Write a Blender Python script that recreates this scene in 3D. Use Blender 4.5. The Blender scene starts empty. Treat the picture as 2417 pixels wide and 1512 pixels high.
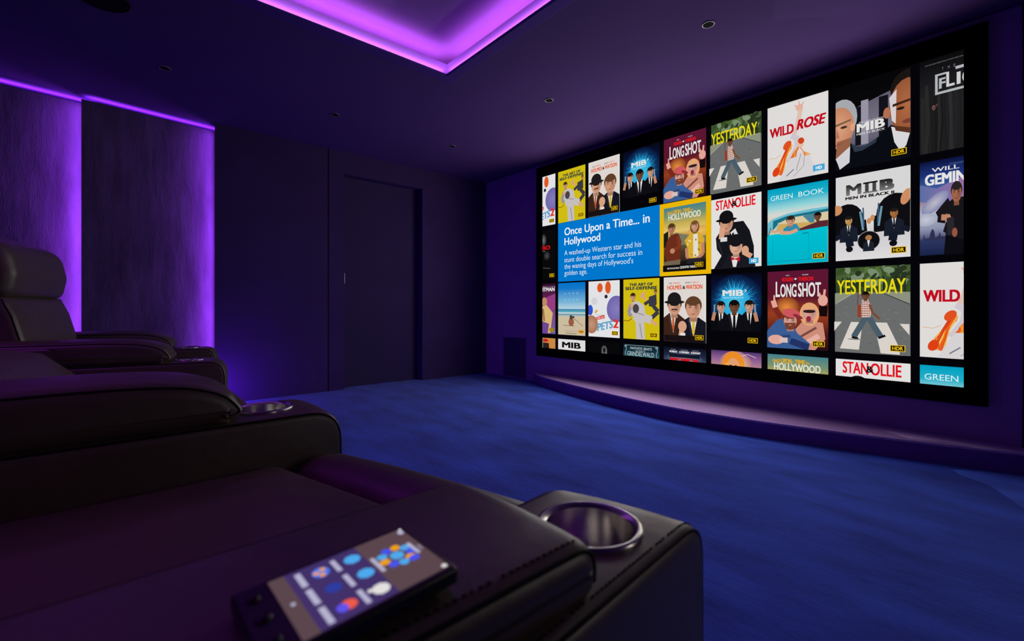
import bpy, bmesh, math, random
from mathutils import Vector, Matrix
from mathutils.geometry import tessellate_polygon
random.seed(4)
sc = bpy.context.scene
COL = sc.collection
PI = math.pi
# ------------------------------------------------------------------ camera
YAW = 0.8588
ZC = 0.8316
cam_d = bpy.data.cameras.new('camera'); cam = bpy.data.objects.new('camera', cam_d); COL.objects.link(cam)
cam.location = (0, 0, ZC); cam.rotation_euler = (PI/2, 0, YAW)
cam_d.sensor_width = 36; cam_d.sensor_fit = 'HORIZONTAL'; cam_d.lens = 1083.86*36/2417
cam_d.shift_y = -31.6/2417; cam_d.clip_start = 0.01
cam_d.dof.use_dof = True; cam_d.dof.focus_distance = 3.2; cam_d.dof.aperture_fstop = 4.6
sc.camera = cam
# ------------------------------------------------------------------ world, exposure
w = bpy.data.worlds.new('world'); sc.world = w; w.use_nodes = True
w.node_tree.nodes['Background'].inputs[0].default_value = (0, 0, 0, 1)
w.node_tree.nodes['Background'].inputs[1].default_value = 0
sc.view_settings.view_transform = 'Standard'; sc.view_settings.look = 'None'
sc.view_settings.exposure = 0; sc.view_settings.gamma = 1; sc.view_settings.use_curve_mapping = False
sc.cycles.max_bounces = 8; sc.cycles.diffuse_bounces = 4; sc.cycles.caustics_reflective = False
sc.cycles.sample_clamp_indirect = 4
try: sc.cycles.use_denoising = True
except Exception: pass
# ------------------------------------------------------------------ room dimensions
XL, YF, XR, YB, H = -4.624, 3.561, 0.75, -2.6, 2.4
XBK = -4.82                                     # wall behind the padded panels
TX0, TX1, TY0, TY1 = -2.638, -1.22, -1.55, 1.696   # ceiling tray opening
# ------------------------------------------------------------------ lamps of the room and added fill lights
def area(name, loc, size, rot, col, watts, spread=180):
    l = bpy.data.lights.new(name, 'AREA'); l.shape = 'RECTANGLE'; l.size, l.size_y = size
    l.color = col; l.energy = watts; l.spread = math.radians(spread)
    o = bpy.data.objects.new(name, l); COL.objects.link(o); o.location = loc; o.rotation_euler = rot
    return o
LED = (0.30, 0.045, 1.0)
PINK = (0.74, 0.16, 1.0)
# led strips in the trough round the ceiling tray, facing up
for nm, loc, size in (('tray_led', (TX0-0.05, (TY0+TY1)/2, 2.45), (0.03, TY1-TY0)), ('tray_led', (TX1+0.05, (TY0+TY1)/2, 2.45), (0.03, TY1-TY0)),
                      ('tray_led', ((TX0+TX1)/2, TY1+0.05, 2.45), (TX1-TX0, 0.03)), ('tray_led', ((TX0+TX1)/2, TY0-0.05, 2.45), (TX1-TX0, 0.03))):
    area(nm, loc, size, (PI, 0, 0), PINK, 2.7*max(size))
# led strips behind the left wall panels: behind each upright edge, and along the top
for y in (0.655, -0.179):
    area('panel_led', (XL-0.05, y, 1.2), (0.04, 2.3), (PI/2, 0, PI-0.349), (0.43, 0.09, 1.0), 7 if y > 0 else 8.5, 145)
    area('panel_top_led', (XL-0.098, y-0.385, 2.356), (0.02, 0.86), (PI, 0, 0.1236), (0.36, 0.06, 1.0), 2.6, 130)
# added violet fill light low by the left wall, hidden behind the far recliner
area('floor_fill', (XL+0.22, 0.50, 0.10), (0.3, 0.06), (math.radians(112), 0, 0), (0.30, 0.04, 1.0), 4.5)
# thin led line on the ledge of the tray lip, washing up the lip
for nm, loc, size in (('lip_led', (TX0+0.006, (TY0+TY1)/2, 2.4015), (0.006, TY1-TY0-.05)), ('lip_led', ((TX0+TX1)/2, TY1-0.006, 2.4015), (TX1-TX0-.05, 0.006))):
    area(nm, loc, size, (PI, 0, 0), (0.6, 0.16, 1.0), 0.75*max(size))
# added spotlights standing in for the screen's own light, too dim by itself
for i, (x, c) in enumerate(((-3.1, (1, 0.9, 0.82)), (-2.3, (1, 0.93, 0.86)), (-1.5, (1, 0.95, 0.9)), (-0.7, (1, 0.95, 0.9)))):
    for z in (0.85, 1.75):
        l = bpy.data.lights.new('screen_fill_spot', 'SPOT'); l.spot_size = math.radians(178); l.spot_blend = 0.5; l.shadow_soft_size = 0.0
        l.color = c; l.energy = 7.0
        o = bpy.data.objects.new('screen_fill_spot', l); COL.objects.link(o); o.location = (x, YF-0.05, z); o.rotation_euler = (-PI/2, 0, 0)
# added violet fill light above the rear seats, unseen, tinting the arm tops
area('rear_fill', (-1.4, -1.3, 2.36), (2.4, 0.3), (math.radians(8), 0, 0), (0.50, 0.03, 1.0), 4.8, 110)

# added weak warm fill at the right-hand wall, out of view, for leather sides
area('wall_fill', (XR-0.03, 1.3, 1.0), (0.5, 0.4), (0, math.radians(90), 0), (1, 0.88, 0.8), 1.2)

# ------------------------------------------------------------------ helpers
def lin(c):
    c = c/255
    return c/12.92 if c <= 0.04045 else ((c+0.055)/1.055)**2.4
def rgb(r, g, b): return (lin(r), lin(g), lin(b))
def tag(o, label=None, cat=None, group=None, kind=None):
    if label: o['label'] = label
    if cat: o['category'] = cat
    if group: o['group'] = group
    if kind: o['kind'] = kind
    return o
def obj(name, bm, mat, parent=None, smooth=True, loc=None):
    me = bpy.data.meshes.new(name)
    bmesh.ops.recalc_face_normals(bm, faces=bm.faces[:])
    if loc is not None: bmesh.ops.translate(bm, verts=bm.verts[:], vec=-Vector(loc))
    elif parent is not None:
        bmesh.ops.translate(bm, verts=bm.verts[:], vec=-abs_loc(parent))
    bm.to_mesh(me); bm.free()
    if mat: me.materials.append(mat)
    if smooth:
        for p in me.polygons: p.use_smooth = True
    o = bpy.data.objects.new(name, me); COL.objects.link(o)
    if loc is not None: o.location = loc
    if parent is not None: o.parent = parent
    return o
def abs_loc(o):
    v = Vector(o.location)
    while o.parent: o = o.parent; v += Vector(o.location)
    return v
def empty(name, loc):
    o = bpy.data.objects.new(name, None); COL.objects.link(o); o.location = loc; o.empty_display_size = 0.1
    return o
def flat_shade_sharp(o, ang=40):
    me = o.data
    bm = bmesh.new(); bm.from_mesh(me)
    for e in bm.edges:
        if len(e.link_faces) == 2 and e.calc_face_angle(0) > math.radians(ang): e.smooth = False
    bm.to_mesh(me); bm.free()
    return o
def add_box(bm, x0, x1, y0, y1, z0, z1, bev=0):
    vs = [bm.verts.new((x, y, z)) for x in (x0, x1) for y in (y0, y1) for z in (z0, z1)]
    for f in ((0, 1, 3, 2), (4, 6, 7, 5), (0, 4, 5, 1), (2, 3, 7, 6), (0, 2, 6, 4), (1, 5, 7, 3)):
        bm.faces.new([vs[i] for i in f])
    if bev:
        es = list({e for v in vs for e in v.link_edges})
        bmesh.ops.bevel(bm, geom=es, offset=bev, segments=2, affect='EDGES', profile=0.5)
    return bm
def box(x0, x1, y0, y1, z0, z1, bev=0):
    return add_box(bmesh.new(), x0, x1, y0, y1, z0, z1, bev)
def prism(pts, z0, z1):
    bm = bmesh.new()
    a = [bm.verts.new((x, y, z0)) for x, y in pts]; b = [bm.verts.new((x, y, z1)) for x, y in pts]
    bm.faces.new(a[::-1]); bm.faces.new(b)
    n = len(pts)
    for i in range(n): bm.faces.new((a[i], a[(i+1) % n], b[(i+1) % n], b[i]))
    return bm
def tube(pts, r, seg=8, bm=None, closed=False):
    bm = bm or bmesh.new()
    pts = [Vector(p) for p in pts]; rings = []; n = len(pts)
    up = Vector((0.13, 0.21, 1)).normalized()
    for i, p in enumerate(pts):
        a = pts[i-1] if (i > 0 or closed) else p; b = pts[(i+1) % n] if (i < n-1 or closed) else p
        t = (b-a).normalized(); s = t.cross(up)
        if s.length < 1e-4: s = t.cross(Vector((1, 0, 0)))
        s.normalize(); q = s.cross(t)
        rings.append([bm.verts.new(p+(s*math.cos(k*2*PI/seg)+q*math.sin(k*2*PI/seg))*r) for k in range(seg)])
    for i in range(n if closed else n-1):
        A, B = rings[i], rings[(i+1) % n]
        for k in range(seg): bm.faces.new((A[k], A[(k+1) % seg], B[(k+1) % seg], B[k]))
    if not closed:
        bm.faces.new(rings[0][::-1]); bm.faces.new(rings[-1])
    return bm
def lathe(prof, c, seg=40, close=False):
    bm = bmesh.new(); rings = []
    for r, z in prof:
        if r < 1e-6: rings.append([bm.verts.new((c[0], c[1], c[2]+z))])
        else: rings.append([bm.verts.new((c[0]+r*math.cos(k*2*PI/seg), c[1]+r*math.sin(k*2*PI/seg), c[2]+z)) for k in range(seg)])
    m = len(rings)
    for i in range(m if close else m-1):
        A, B = rings[i], rings[(i+1) % m]
        for k in range(seg):
            k2 = (k+1) % seg
            f = [A[k % len(A)], A[k2 % len(A)], B[k2 % len(B)], B[k % len(B)]]
            u = []
            for v in f:
                if v not in u: u.append(v)
            if len(u) > 2: bm.faces.new(u)
    return bm
def bilin(q):
    (x0, y0), (x1, y1), (x2, y2), (x3, y3) = q       # back-left, back-right, front-right, front-left
    def f(s, t):
        return ((1-t)*((1-s)*x0+s*x1)+t*((1-s)*x3+s*x2), (1-t)*((1-s)*y0+s*y1)+t*((1-s)*y3+s*y2))
    return f
def soft_box(q, z0, z1, r, crown=0.0, dip=None, n=10):
    """padded block on a four-cornered plan with rounded edges and a crowned top"""
    f = bilin(q)
    wx = (Vector(q[1])-Vector(q[0])).length; wy = (Vector(q[3])-Vector(q[0])).length; wz = z1-z0
    r = min(r, wx*.49, wy*.49, wz*.49)
    def axis(L):
        h = L/2; e = [h-r+r*math.sin(a*PI/12) for a in range(0, 7)]
        mid = [-h+r+(2*h-2*r)*i/n for i in range(1, n)]
        return [-x for x in e[::-1]]+mid+e
    AX, AY, AZ = axis(wx), axis(wy), axis(wz)
    bm = bmesh.new(); cache = {}
    def vert(p):
        k = tuple(round(c, 6) for c in p)
        if k in cache: return cache[k]
        c = [max(-(L/2-r), min(L/2-r, v)) for v, L in zip(p, (wx, wy, wz))]
        d = Vector(p)-Vector(c)
        # corner stretch so the grid lands evenly on the rounding
        if d.length > 1e-9: d = d.normalized()*r
        P = Vector(c)+d
        s, t = P.x/wx+.5, P.y/wy+.5
        z = P.z+wz/2+z0
        if P.z > 0:
            z += crown*(1-(2*s-1)**2)*(1-(2*t-1)**2)
            if dip: z += dip(s, t)
        x, y = f(s, t)
        cache[k] = bm.verts.new((x, y, z)); return cache[k]
    def face(A, B, mk):
        for i in range(len(A)-1):
            for j in range(len(B)-1):
                vs = [vert(mk(A[i], B[j])), vert(mk(A[i+1], B[j])), vert(mk(A[i+1], B[j+1])), vert(mk(A[i], B[j+1]))]
                u = []
                for v in vs:
                    if v not in u: u.append(v)
                if len(u) > 2:
                    try: bm.faces.new(u)
                    except ValueError: pass
    for s in (-1, 1):
        face(AX, AY, lambda a, b: (a, b, s*wz/2)); face(AX, AZ, lambda a, b: (a, s*wy/2, b)); face(AY, AZ, lambda a, b: (s*wx/2, a, b))
    return bm
def rpoly(corners, n=7):
    """polygon in (v, z) with each corner rounded by its own radius"""
    out = []; m = len(corners)
    for i, c in enumerate(corners):
        p = Vector(c[:2]); r = c[2] if len(c) > 2 else 0
        a = (Vector(corners[i-1][:2])-p); b = (Vector(corners[(i+1) % m][:2])-p)
        if r <= 0: out.append(tuple(p)); continue
        la, lb = a.length, b.length; a.normalize(); b.normalize()
        half = a.angle(b)/2; t = min(r/math.tan(half), la*.49, lb*.49)
        A, B = p+a*t, p+b*t
        for k in range(n+1):
            s = k/n
            out.append(tuple(A*(1-s)**2+p*2*s*(1-s)+B*s*s))
    return out
def densify(poly, step=0.03):
    out = []
    for i, p in enumerate(poly):
        q = poly[(i+1) % len(poly)]; d = (Vector(q)-Vector(p)).length; k = max(1, int(d/step))
        for j in range(k): out.append(tuple(Vector(p).lerp(Vector(q), j/k)))
    return out
def inset(poly, d):
    m = len(poly); area2 = sum(poly[i][0]*poly[(i+1) % m][1]-poly[(i+1) % m][0]*poly[i][1] for i in range(m)); sg = 1 if area2 > 0 else -1
    out = []
    for i in range(m):
        t = (Vector(poly[(i+1) % m])-Vector(poly[i-1])); t.normalize() if t.length else None
        nrm = Vector((-t.y, t.x))*sg
        out.append(tuple(Vector(poly[i])+nrm*d))
    return out
def loft(poly, wd, r, M, crown=0.0, zmid=None, bulge=0.006, nr=5, nm=6, shape=None):
    """sweep a side profile (v, z) across the width with softly rounded side edges; M(u, v, z) -> world"""
    bm = bmesh.new(); h = wd/2; st = []
    for k in range(nr+1):
        a = k/nr*PI/2; st.append((-h+r*(1-math.cos(a)), r*(1-math.sin(a))))
    for k in range(1, nm): st.append((-h+r+(wd-2*r)*k/nm, 0))
    st += [(-u, d) for u, d in st[:nr+1][::-1]]
    rings = []
    for u, d in st:
        P = inset(poly, d) if d else poly; ring = []
        for v, z in P:
            if crown and (zmid is None or z > zmid): z = z+crown*(1-min(1, abs(u/h))**2)
            if shape: v, z = shape(u/h, v, z)
            ring.append(bm.verts.new(M(u, v, z)))
        rings.append(ring)
    m = len(poly)
    for A, B in zip(rings, rings[1:]):
        for k in range(m): bm.faces.new((A[k], A[(k+1) % m], B[(k+1) % m], B[k]))
    for ring in (rings[0], rings[-1]):
        tri = tessellate_polygon([[v.co for v in ring]])
        for t in tri:
            try: bm.faces.new([ring[i] for i in t])
            except ValueError: pass
    return bm
# ------------------------------------------------------------------ materials
def mat(name, base, rough=0.6, metal=0.0, spec=0.5, noise=None, bump=None, sheen=0, stretch=None):
    m = bpy.data.materials.new(name); m.use_nodes = True
    nt = m.node_tree; b = nt.nodes['Principled BSDF']
    b.inputs['Base Color'].default_value = (*base, 1); b.inputs['Roughness'].default_value = rough
    b.inputs['Metallic'].default_value = metal; b.inputs['Specular IOR Level'].default_value = spec
    if sheen: b.inputs['Sheen Weight'].default_value = sheen
    tc = nt.nodes.new('ShaderNodeTexCoord'); mp = nt.nodes.new('ShaderNodeMapping'); nt.links.new(tc.outputs['Object'], mp.inputs[0])
    if stretch: mp.inputs['Scale'].default_value = stretch
    if noise:
        sc_, amt, det = noise
        n = nt.nodes.new('ShaderNodeTexNoise'); n.inputs['Scale'].default_value = sc_; n.inputs['Detail'].default_value = det
        nt.links.new(mp.outputs[0], n.inputs['Vector'])
        r = nt.nodes.new('ShaderNodeValToRGB'); nt.links.new(n.outputs['Fac'], r.inputs[0])
        r.color_ramp.elements[0].position = .3; r.color_ramp.elements[1].position = .7
        r.color_ramp.elements[0].color = (*[c*(1-amt) for c in base], 1); r.color_ramp.elements[1].color = (*[min(1, c*(1+amt)) for c in base], 1)
        nt.links.new(r.outputs[0], b.inputs['Base Color'])
    if bump:
        prev = None
        for sc_, st_, dist in bump:
            n = nt.nodes.new('ShaderNodeTexNoise'); n.inputs['Scale'].default_value = sc_; n.inputs['Detail'].default_value = 4
            nt.links.new(mp.outputs[0], n.inputs['Vector'])
            bp = nt.nodes.new('ShaderNodeBump'); bp.inputs['Strength'].default_value = st_; bp.inputs['Distance'].default_value = dist
            nt.links.new(n.outputs['Fac'], bp.inputs['Height'])
            if prev: nt.links.new(prev.outputs[0], bp.inputs['Normal'])
            prev = bp
        nt.links.new(prev.outputs[0], b.inputs['Normal'])
    return m
def emis(name, col, strength=1.0):
    m = bpy.data.materials.new(name); m.use_nodes = True; nt = m.node_tree; nt.nodes.clear()
    e = nt.nodes.new('ShaderNodeEmission'); e.inputs[0].default_value = (*col, 1); e.inputs[1].default_value = strength
    o = nt.nodes.new('ShaderNodeOutputMaterial'); nt.links.new(e.outputs[0], o.inputs[0]); return m
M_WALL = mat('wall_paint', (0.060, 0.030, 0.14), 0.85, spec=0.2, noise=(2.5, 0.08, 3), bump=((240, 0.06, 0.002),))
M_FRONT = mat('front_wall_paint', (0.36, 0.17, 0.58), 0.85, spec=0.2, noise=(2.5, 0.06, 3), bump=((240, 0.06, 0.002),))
M_DOOR = mat('door_paint', (0.052, 0.030, 0.125), 0.8, spec=0.2, noise=(2.0, 0.06, 3))
M_CEIL = mat('ceiling_paint', (0.090, 0.042, 0.185), 0.9, spec=0.2, noise=(1.5, 0.05, 2), bump=((200, 0.05, 0.002),))
M_RECESS = mat('recess_paint', (0.22, 0.16, 0.30), 0.9, spec=0.2, noise=(2, 0.04, 2))
M_HANDLE = mat('satin_steel', (0.75, 0.72, 0.72), 0.4, metal=0.3, noise=(30, 0.05, 2))
M_LIP = mat('lip_paint', (0.55, 0.45, 0.7), 0.7, spec=0.2, noise=(2, 0.04, 2))
M_TRAY = mat('tray_paint', (0.085, 0.035, 0.26), 0.85, spec=0.2, noise=(2, 0.04, 2))
M_VELVET = mat('velvet', (0.105, 0.072, 0.15), 0.9, spec=0.1, noise=(3.5, 0.3, 6), bump=((70, 0.35, 0.004), (7, 0.25, 0.02)), sheen=0.1, stretch=(1, 2.2, 0.6))
M_CARPET = mat('carpet', (0.044, 0.115, 0.86), 0.95, spec=0.05, noise=(3.2, 0.35, 8), bump=((300, 0.7, 0.004), (26, 0.4, 0.008)), sheen=0.2, stretch=(0.7, 1.8, 1))
M_STAGE = mat('stage_carpet', (0.62, 0.38, 0.85), 0.9, spec=0.1, noise=(40, 0.08, 4), bump=((260, 0.2, 0.002),))
M_RISER = mat('riser_shaded', (0.20, 0.07, 0.40), 0.85, spec=0.2, noise=(30, 0.06, 4))  # darker than the deck to paint in the shade on the stage front
M_LEATHER = mat('leather', (0.120, 0.090, 0.060), 0.43, spec=0.9, noise=(9, 0.12, 4), bump=((420, 0.18, 0.0008), (16, 0.30, 0.006)))
M_SEAM = mat('seam_thread', (0.006, 0.005, 0.005), 0.7, spec=0.2, noise=(60, 0.2, 2))
M_STEEL = mat('brushed_steel', (0.72, 0.68, 0.66), 0.22, metal=1.0, noise=(30, 0.06, 3), stretch=(1, 1, 0.05))
M_BLACK = mat('black_velvet_frame', (0.004, 0.004, 0.005), 0.95, spec=0.05, noise=(90, 0.3, 3))
M_DARK = mat('dark_plastic', (0.012, 0.010, 0.014), 0.35, spec=0.5, noise=(50, 0.15, 2))
M_HOLE = mat('lamp_baffle', (0.004, 0.004, 0.004), 0.8, spec=0.1, noise=(50, 0.1, 2))
M_GRILLE = mat('grille_cloth', (0.10, 0.06, 0.20), 0.9, spec=0.1, noise=(200, 0.25, 2), bump=((500, 0.4, 0.001),))
M_RIM = mat('rim_metal', (0.35, 0.32, 0.38), 0.4, metal=0.6, noise=(40, 0.08, 2))
M_PIC = bpy.data.materials.new('screen_picture'); M_PIC.use_nodes = True
_nt = M_PIC.node_tree; _nt.nodes.clear()
_a = _nt.nodes.new('ShaderNodeVertexColor'); _a.layer_name = 'Col'
_e = _nt.nodes.new('ShaderNodeEmission'); _o = _nt.nodes.new('ShaderNodeOutputMaterial')
_nt.links.new(_a.outputs[0], _e.inputs[0]); _nt.links.new(_e.outputs[0], _o.inputs[0])

# ------------------------------------------------------------------ the room
tag(obj('floor', box(XBK, XR, YB, YF+0.1, -0.06, 0), M_CARPET, smooth=False), 'deep blue carpet covering the whole floor', 'floor', kind='structure')
# left wall with the door opening; set back behind the two lit panels
DY0, DY1, DZ = 1.751, 2.643, 2.178
bm = bmesh.new()
add_box(bm, XBK-0.1, XBK, YB, 0.75, 0, H+0.3)
add_box(bm, XBK-0.1, XL-0.004, 0.75, 1.588, 0, H+0.3)
add_box(bm, XBK-0.1, XL, 1.596, DY0, 0, H+0.3)
add_box(bm, XBK-0.1, XL, DY0, DY1, DZ, H+0.3)
add_box(bm, XBK-0.1, XL, DY1, YF+0.1, 0, H+0.3)
tag(obj('wall_left', bm, M_WALL, smooth=False), 'dark violet side wall with the door in it', 'wall', kind='structure')
d = tag(obj('door_1', box(XL-0.16, XL-0.115, DY0, DY1, 0.004, DZ), M_DOOR, smooth=False), 'plain dark navy flush door set back in the left wall', 'door', kind='structure')
bm = box(XL-0.112, XL-0.108, 1.758, 1.79, 1.06, 1.195)
obj('escutcheon', bm, M_STEEL, d, smooth=False)
hm = tube([(XL-0.112, 1.776, 1.075), (XL-0.07, 1.776, 1.075), (XL-0.064, 1.776, 1.08), (XL-0.064, 1.776, 1.172), (XL-0.07, 1.776, 1.178), (XL-0.112, 1.776, 1.178)], 0.006, 10)
tag(obj('handle', hm, M_HANDLE, d), 'slim steel pull handle')
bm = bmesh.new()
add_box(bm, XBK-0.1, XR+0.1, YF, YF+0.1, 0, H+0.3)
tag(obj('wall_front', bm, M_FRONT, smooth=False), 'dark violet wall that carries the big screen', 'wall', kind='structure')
tag(obj('wall_right', box(XR, XR+0.1, YB, YF, 0, H+0.3), M_WALL, smooth=False), 'dark side wall on the right of the room', 'wall', kind='structure')
tag(obj('wall_back', box(XBK, XR, YB-0.1, YB, 0, H+0.3), M_WALL, smooth=False), 'dark rear wall behind the seats', 'wall', kind='structure')
tag(obj('trim_1', box(-0.072, -0.02, YF-0.012, YF+0.001, 0.1, H), M_BLACK, smooth=False), 'black upright strip at the right end of the screen wall', 'trim', kind='structure')
# ceiling with the tray recess
UP = 2.56; TR = 0.13
bm = bmesh.new()
X0, X1, Y0, Y1 = XBK, XR, YB, YF
add_box(bm, X0, TX0-.03, Y0, Y1, H, H+0.008); add_box(bm, TX1+.03, X1, Y0, Y1, H, H+0.008)
add_box(bm, TX0-.03, TX1+.03, Y0, TY0-.03, H, H+0.008); add_box(bm, TX0-.03, TX1+.03, TY1+.03, Y1, H, H+0.008)
tag(obj('ceiling', bm, M_CEIL, smooth=False), 'dark violet ceiling with a lit tray recess in it', 'ceiling', kind='structure')
bm = bmesh.new()
add_box(bm, TX0-TR-0.03, TX1+TR+0.03, TY0-TR-0.03, TY1+TR+0.03, UP, UP+0.03)
add_box(bm, TX0-TR-0.03, TX0-TR, TY0-TR, TY1+TR, H+0.008, UP); add_box(bm, TX1+TR, TX1+TR+0.03, TY0-TR, TY1+TR, H+0.008, UP)
add_box(bm, TX0-TR, TX1+TR, TY0-TR-0.03, TY0-TR, H+0.008, UP); add_box(bm, TX0-TR, TX1+TR, TY1+TR, TY1+TR+0.03, H+0.008, UP)
tag(obj('ceiling_recess', bm, M_RECESS, smooth=False), 'raised inner ceiling of the tray, glowing pink at its edges', 'ceiling', kind='structure')
# moulded lip round the opening: swept profile (outward distance, z)
def ring_sweep(prof):
    bm = bmesh.new(); rings = []
    for sx, sy in ((0, 0), (1, 0), (1, 1), (0, 1)):
        rings.append([bm.verts.new(((TX1+dv if sx else TX0-dv), (TY1+dv if sy else TY0-dv), z)) for dv, z in prof])
    for i in range(4):
        A, B = rings[i], rings[(i+1) % 4]
        for k in range(len(prof)): bm.faces.new((A[k], A[(k+1) % len(prof)], B[(k+1) % len(prof)], B[k]))
    return bm
tag(obj('trim_2', ring_sweep([(-0.012, 2.397), (-0.012, 2.3995), (0.015, 2.3995), (0.004, 2.440), (-0.002, 2.470), (0.022, 2.470), (0.022, 2.412), (0.029, 2.410), (0.029, 2.397)]), M_LIP, smooth=False), 'upright lip round the ceiling tray hiding its lights', 'trim', kind='structure')
tag(obj('trim_3', ring_sweep([(-0.010, 2.3965), (0.072, 2.3965), (0.072, 2.392), (0.066, 2.388), (-0.004, 2.388), (-0.010, 2.392)]), M_TRAY, smooth=False), 'flat border moulding round the ceiling tray opening', 'trim', kind='structure')
# ------------------------------------------------------------------ padded wall panels
def slanted_panel(y0, y1, xa, xb, z1):
    return prism([(xa, y0), (xb, y1), (xb-0.02, y1), (xa-0.02, y0)], 0.004, z1)
for (y0, y1, xa, xb, z1, lab) in ((0.643, 1.586, XL, XL, H-0.002, 'flat dark wall panel nearest the door, right of both glowing panel edges'),
                                  (-0.191, 0.735, XL, XL-0.115, 2.362, 'velvet wall panel glowing violet along its right edge, next to the flat panel'),
                                  (-1.10, -0.10, XL, XL-0.115, 2.362, 'velvet wall panel glowing violet behind the far recliner, furthest left')):
    o = obj('wall_panel', slanted_panel(y0, y1, xa, xb, z1), M_VELVET if y0 < .5 else M_WALL, None, False, loc=(xa-0.01, (y0+y1)/2, 0.004))
    tag(o, lab, 'wall panel', 'upholstered panels along the left wall')
# ------------------------------------------------------------------ downlights and ceiling speaker
def downlight(x, y, lab):
    t = tag(empty('downlight', (x, y, H)), lab, 'ceiling light', 'unlit downlights in the ceiling')
    obj('rim', lathe([(0.027, -0.0005), (0.028, -0.004), (0.033, -0.004), (0.035, -0.0005)], (x, y, H), 32, True), M_RIM, t)
    obj('baffle', lathe([(0.0, -0.0015), (0.018, -0.0015), (0.0275, -0.003), (0.0275, -0.0005), (0, -0.0005)], (x, y, H), 32), M_HOLE, t)
for x, y, lab in ((-1.217, 2.489, 'small unlit black downlight nearest the upper right, above the white and black poster column'),
                  (-2.452, 2.487, 'small unlit black downlight on the lit ceiling, right below the tray corner'),
                  (-3.772, 2.488, 'small unlit black downlight nearest the far room corner, above the door'),
                  (-3.774, 1.353, 'small unlit black downlight on the dark ceiling above the flat wall panel'),
                  (-3.768, 0.244, 'small unlit black downlight on the dark ceiling left of the others, near the glowing panels')):
    downlight(x, y, lab)
sx, sy, sr = -3.12, -0.06, 0.115
t = tag(empty('ceiling_speaker', (sx, sy, H)), 'large round black ceiling speaker at the top left, cut by the picture edge', 'speaker')
obj('grille', lathe([(0, -0.008), (sr*.9, -0.007), (sr, -0.0005), (0, -0.0005)], (sx, sy, H), 48), M_HOLE, t)
obj('rim', lathe([(sr, -0.0005), (sr+.002, -0.006), (sr+.008, -0.005), (sr+.01, -0.0005)], (sx, sy, H), 48, True), M_DARK, t)
# ------------------------------------------------------------------ low speaker grille in the screen wall
t = tag(empty('wall_speaker', (-4.078, YF, 0.02)), 'dark rectangular grille low on the screen wall, left of the stage', 'speaker')
obj('grille', box(-4.265, -3.89, YF-0.008, YF-0.001, 0.022, 0.462, 0.002), M_GRILLE, t, False)
bm = bmesh.new()
for a in ((-4.272, -4.265, 0.015, 0.469), (-3.89, -3.883, 0.015, 0.469), (-4.265, -3.89, 0.015, 0.022), (-4.265, -3.89, 0.462, 0.469)):
    add_box(bm, a[0], a[1], YF-0.01, YF-0.001, a[2], a[3])
obj('frame', bm, M_GRILLE, t, False)
# ------------------------------------------------------------------ curved stage
arc = [(-3.70, 3.52), (-3.52, 3.41), (-3.1, 3.29), (-2.62, 3.185), (-2.2, 3.11), (-1.75, 3.065), (-1.3, 3.095), (-0.95, 3.16), (-0.5, 3.275), (-0.07, 3.415), (0.2, 3.52)]
def spline(P, n=8):
    out = []
    for i in range(len(P)-1):
        p0, p1, p2, p3 = (Vector(P[max(0, min(len(P)-1, j))]) for j in (i-1, i, i+1, i+2))
        for k in range(n):
            s = k/n
            out.append(tuple(0.5*((2*p1)+(p2-p0)*s+(2*p0-5*p1+4*p2-p3)*s*s+(3*p1-p0-3*p2+p3)*s**3)))
    return out+[P[-1]]
edge = spline(arc)
t = tag(empty('stage_platform', (-1.75, 3.4, 0)), 'low bow-fronted violet stage platform on the carpet under the screen', 'stage')
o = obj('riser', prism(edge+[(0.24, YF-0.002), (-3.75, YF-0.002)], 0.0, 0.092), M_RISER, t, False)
ins = [(x*0.9985-0.003, y+0.004) for x, y in edge]
o = obj('deck', prism(ins+[(0.235, YF-0.003), (-3.745, YF-0.003)], 0.092, 0.104), M_STAGE, t, False)

# ------------------------------------------------------------------ projection screen
SX0, SX1, SZ0, SZ1 = -3.588, -0.288, 0.389, 2.252      # lit picture
scr = tag(empty('projection_screen', (-1.938, YF, 0.298)), 'huge black framed projection screen showing rows of film posters', 'screen')
bm = bmesh.new(); fx0, fx1, fz0, fz1 = -3.668, -0.196, 0.298, 2.358; yf = YF-0.04
for a in ((fx0, SX0, fz0, fz1), (SX1, fx1, fz0, fz1), (SX0, SX1, fz0, SZ0), (SX0, SX1, SZ1, fz1)):
    add_box(bm, a[0], a[1], yf, YF-0.001, a[2], a[3])
obj('frame', bm, M_BLACK, scr, False)
pic = obj('screen_surface', box(SX0, SX1, YF-0.022, YF-0.002, SZ0, SZ1), emis('screen_black', rgb(5, 5, 9)), scr, False)
TW, TH, TP, ROWP, U0, Z1 = 0.370, 0.5382, 0.41156, 0.58468, -3.3524, 2.252
A = TW/TH
_tc = {}
def text_tris(s, bold=0.0, shear=0.0):
    k = (s, bold, shear)
    if k in _tc: return _tc[k]
    cu = bpy.data.curves.new('t', 'FONT'); cu.body = s; cu.offset = bold; cu.shear = shear; cu.resolution_u = 4
    ob = bpy.data.objects.new('t', cu); COL.objects.link(ob)
    dg = bpy.context.evaluated_depsgraph_get(); ev = ob.evaluated_get(dg); me = ev.to_mesh()
    me.calc_loop_triangles()
    T = [[tuple(me.vertices[i].co[:2]) for i in t.vertices] for t in me.loop_triangles]
    ev.to_mesh_clear(); bpy.data.objects.remove(ob); bpy.data.curves.remove(cu)
    _tc[k] = T; return T
def cap_h(bold): 
    T = text_tris('H', bold); ys = [p[1] for t in T for p in t]; return min(ys), max(ys)
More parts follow.
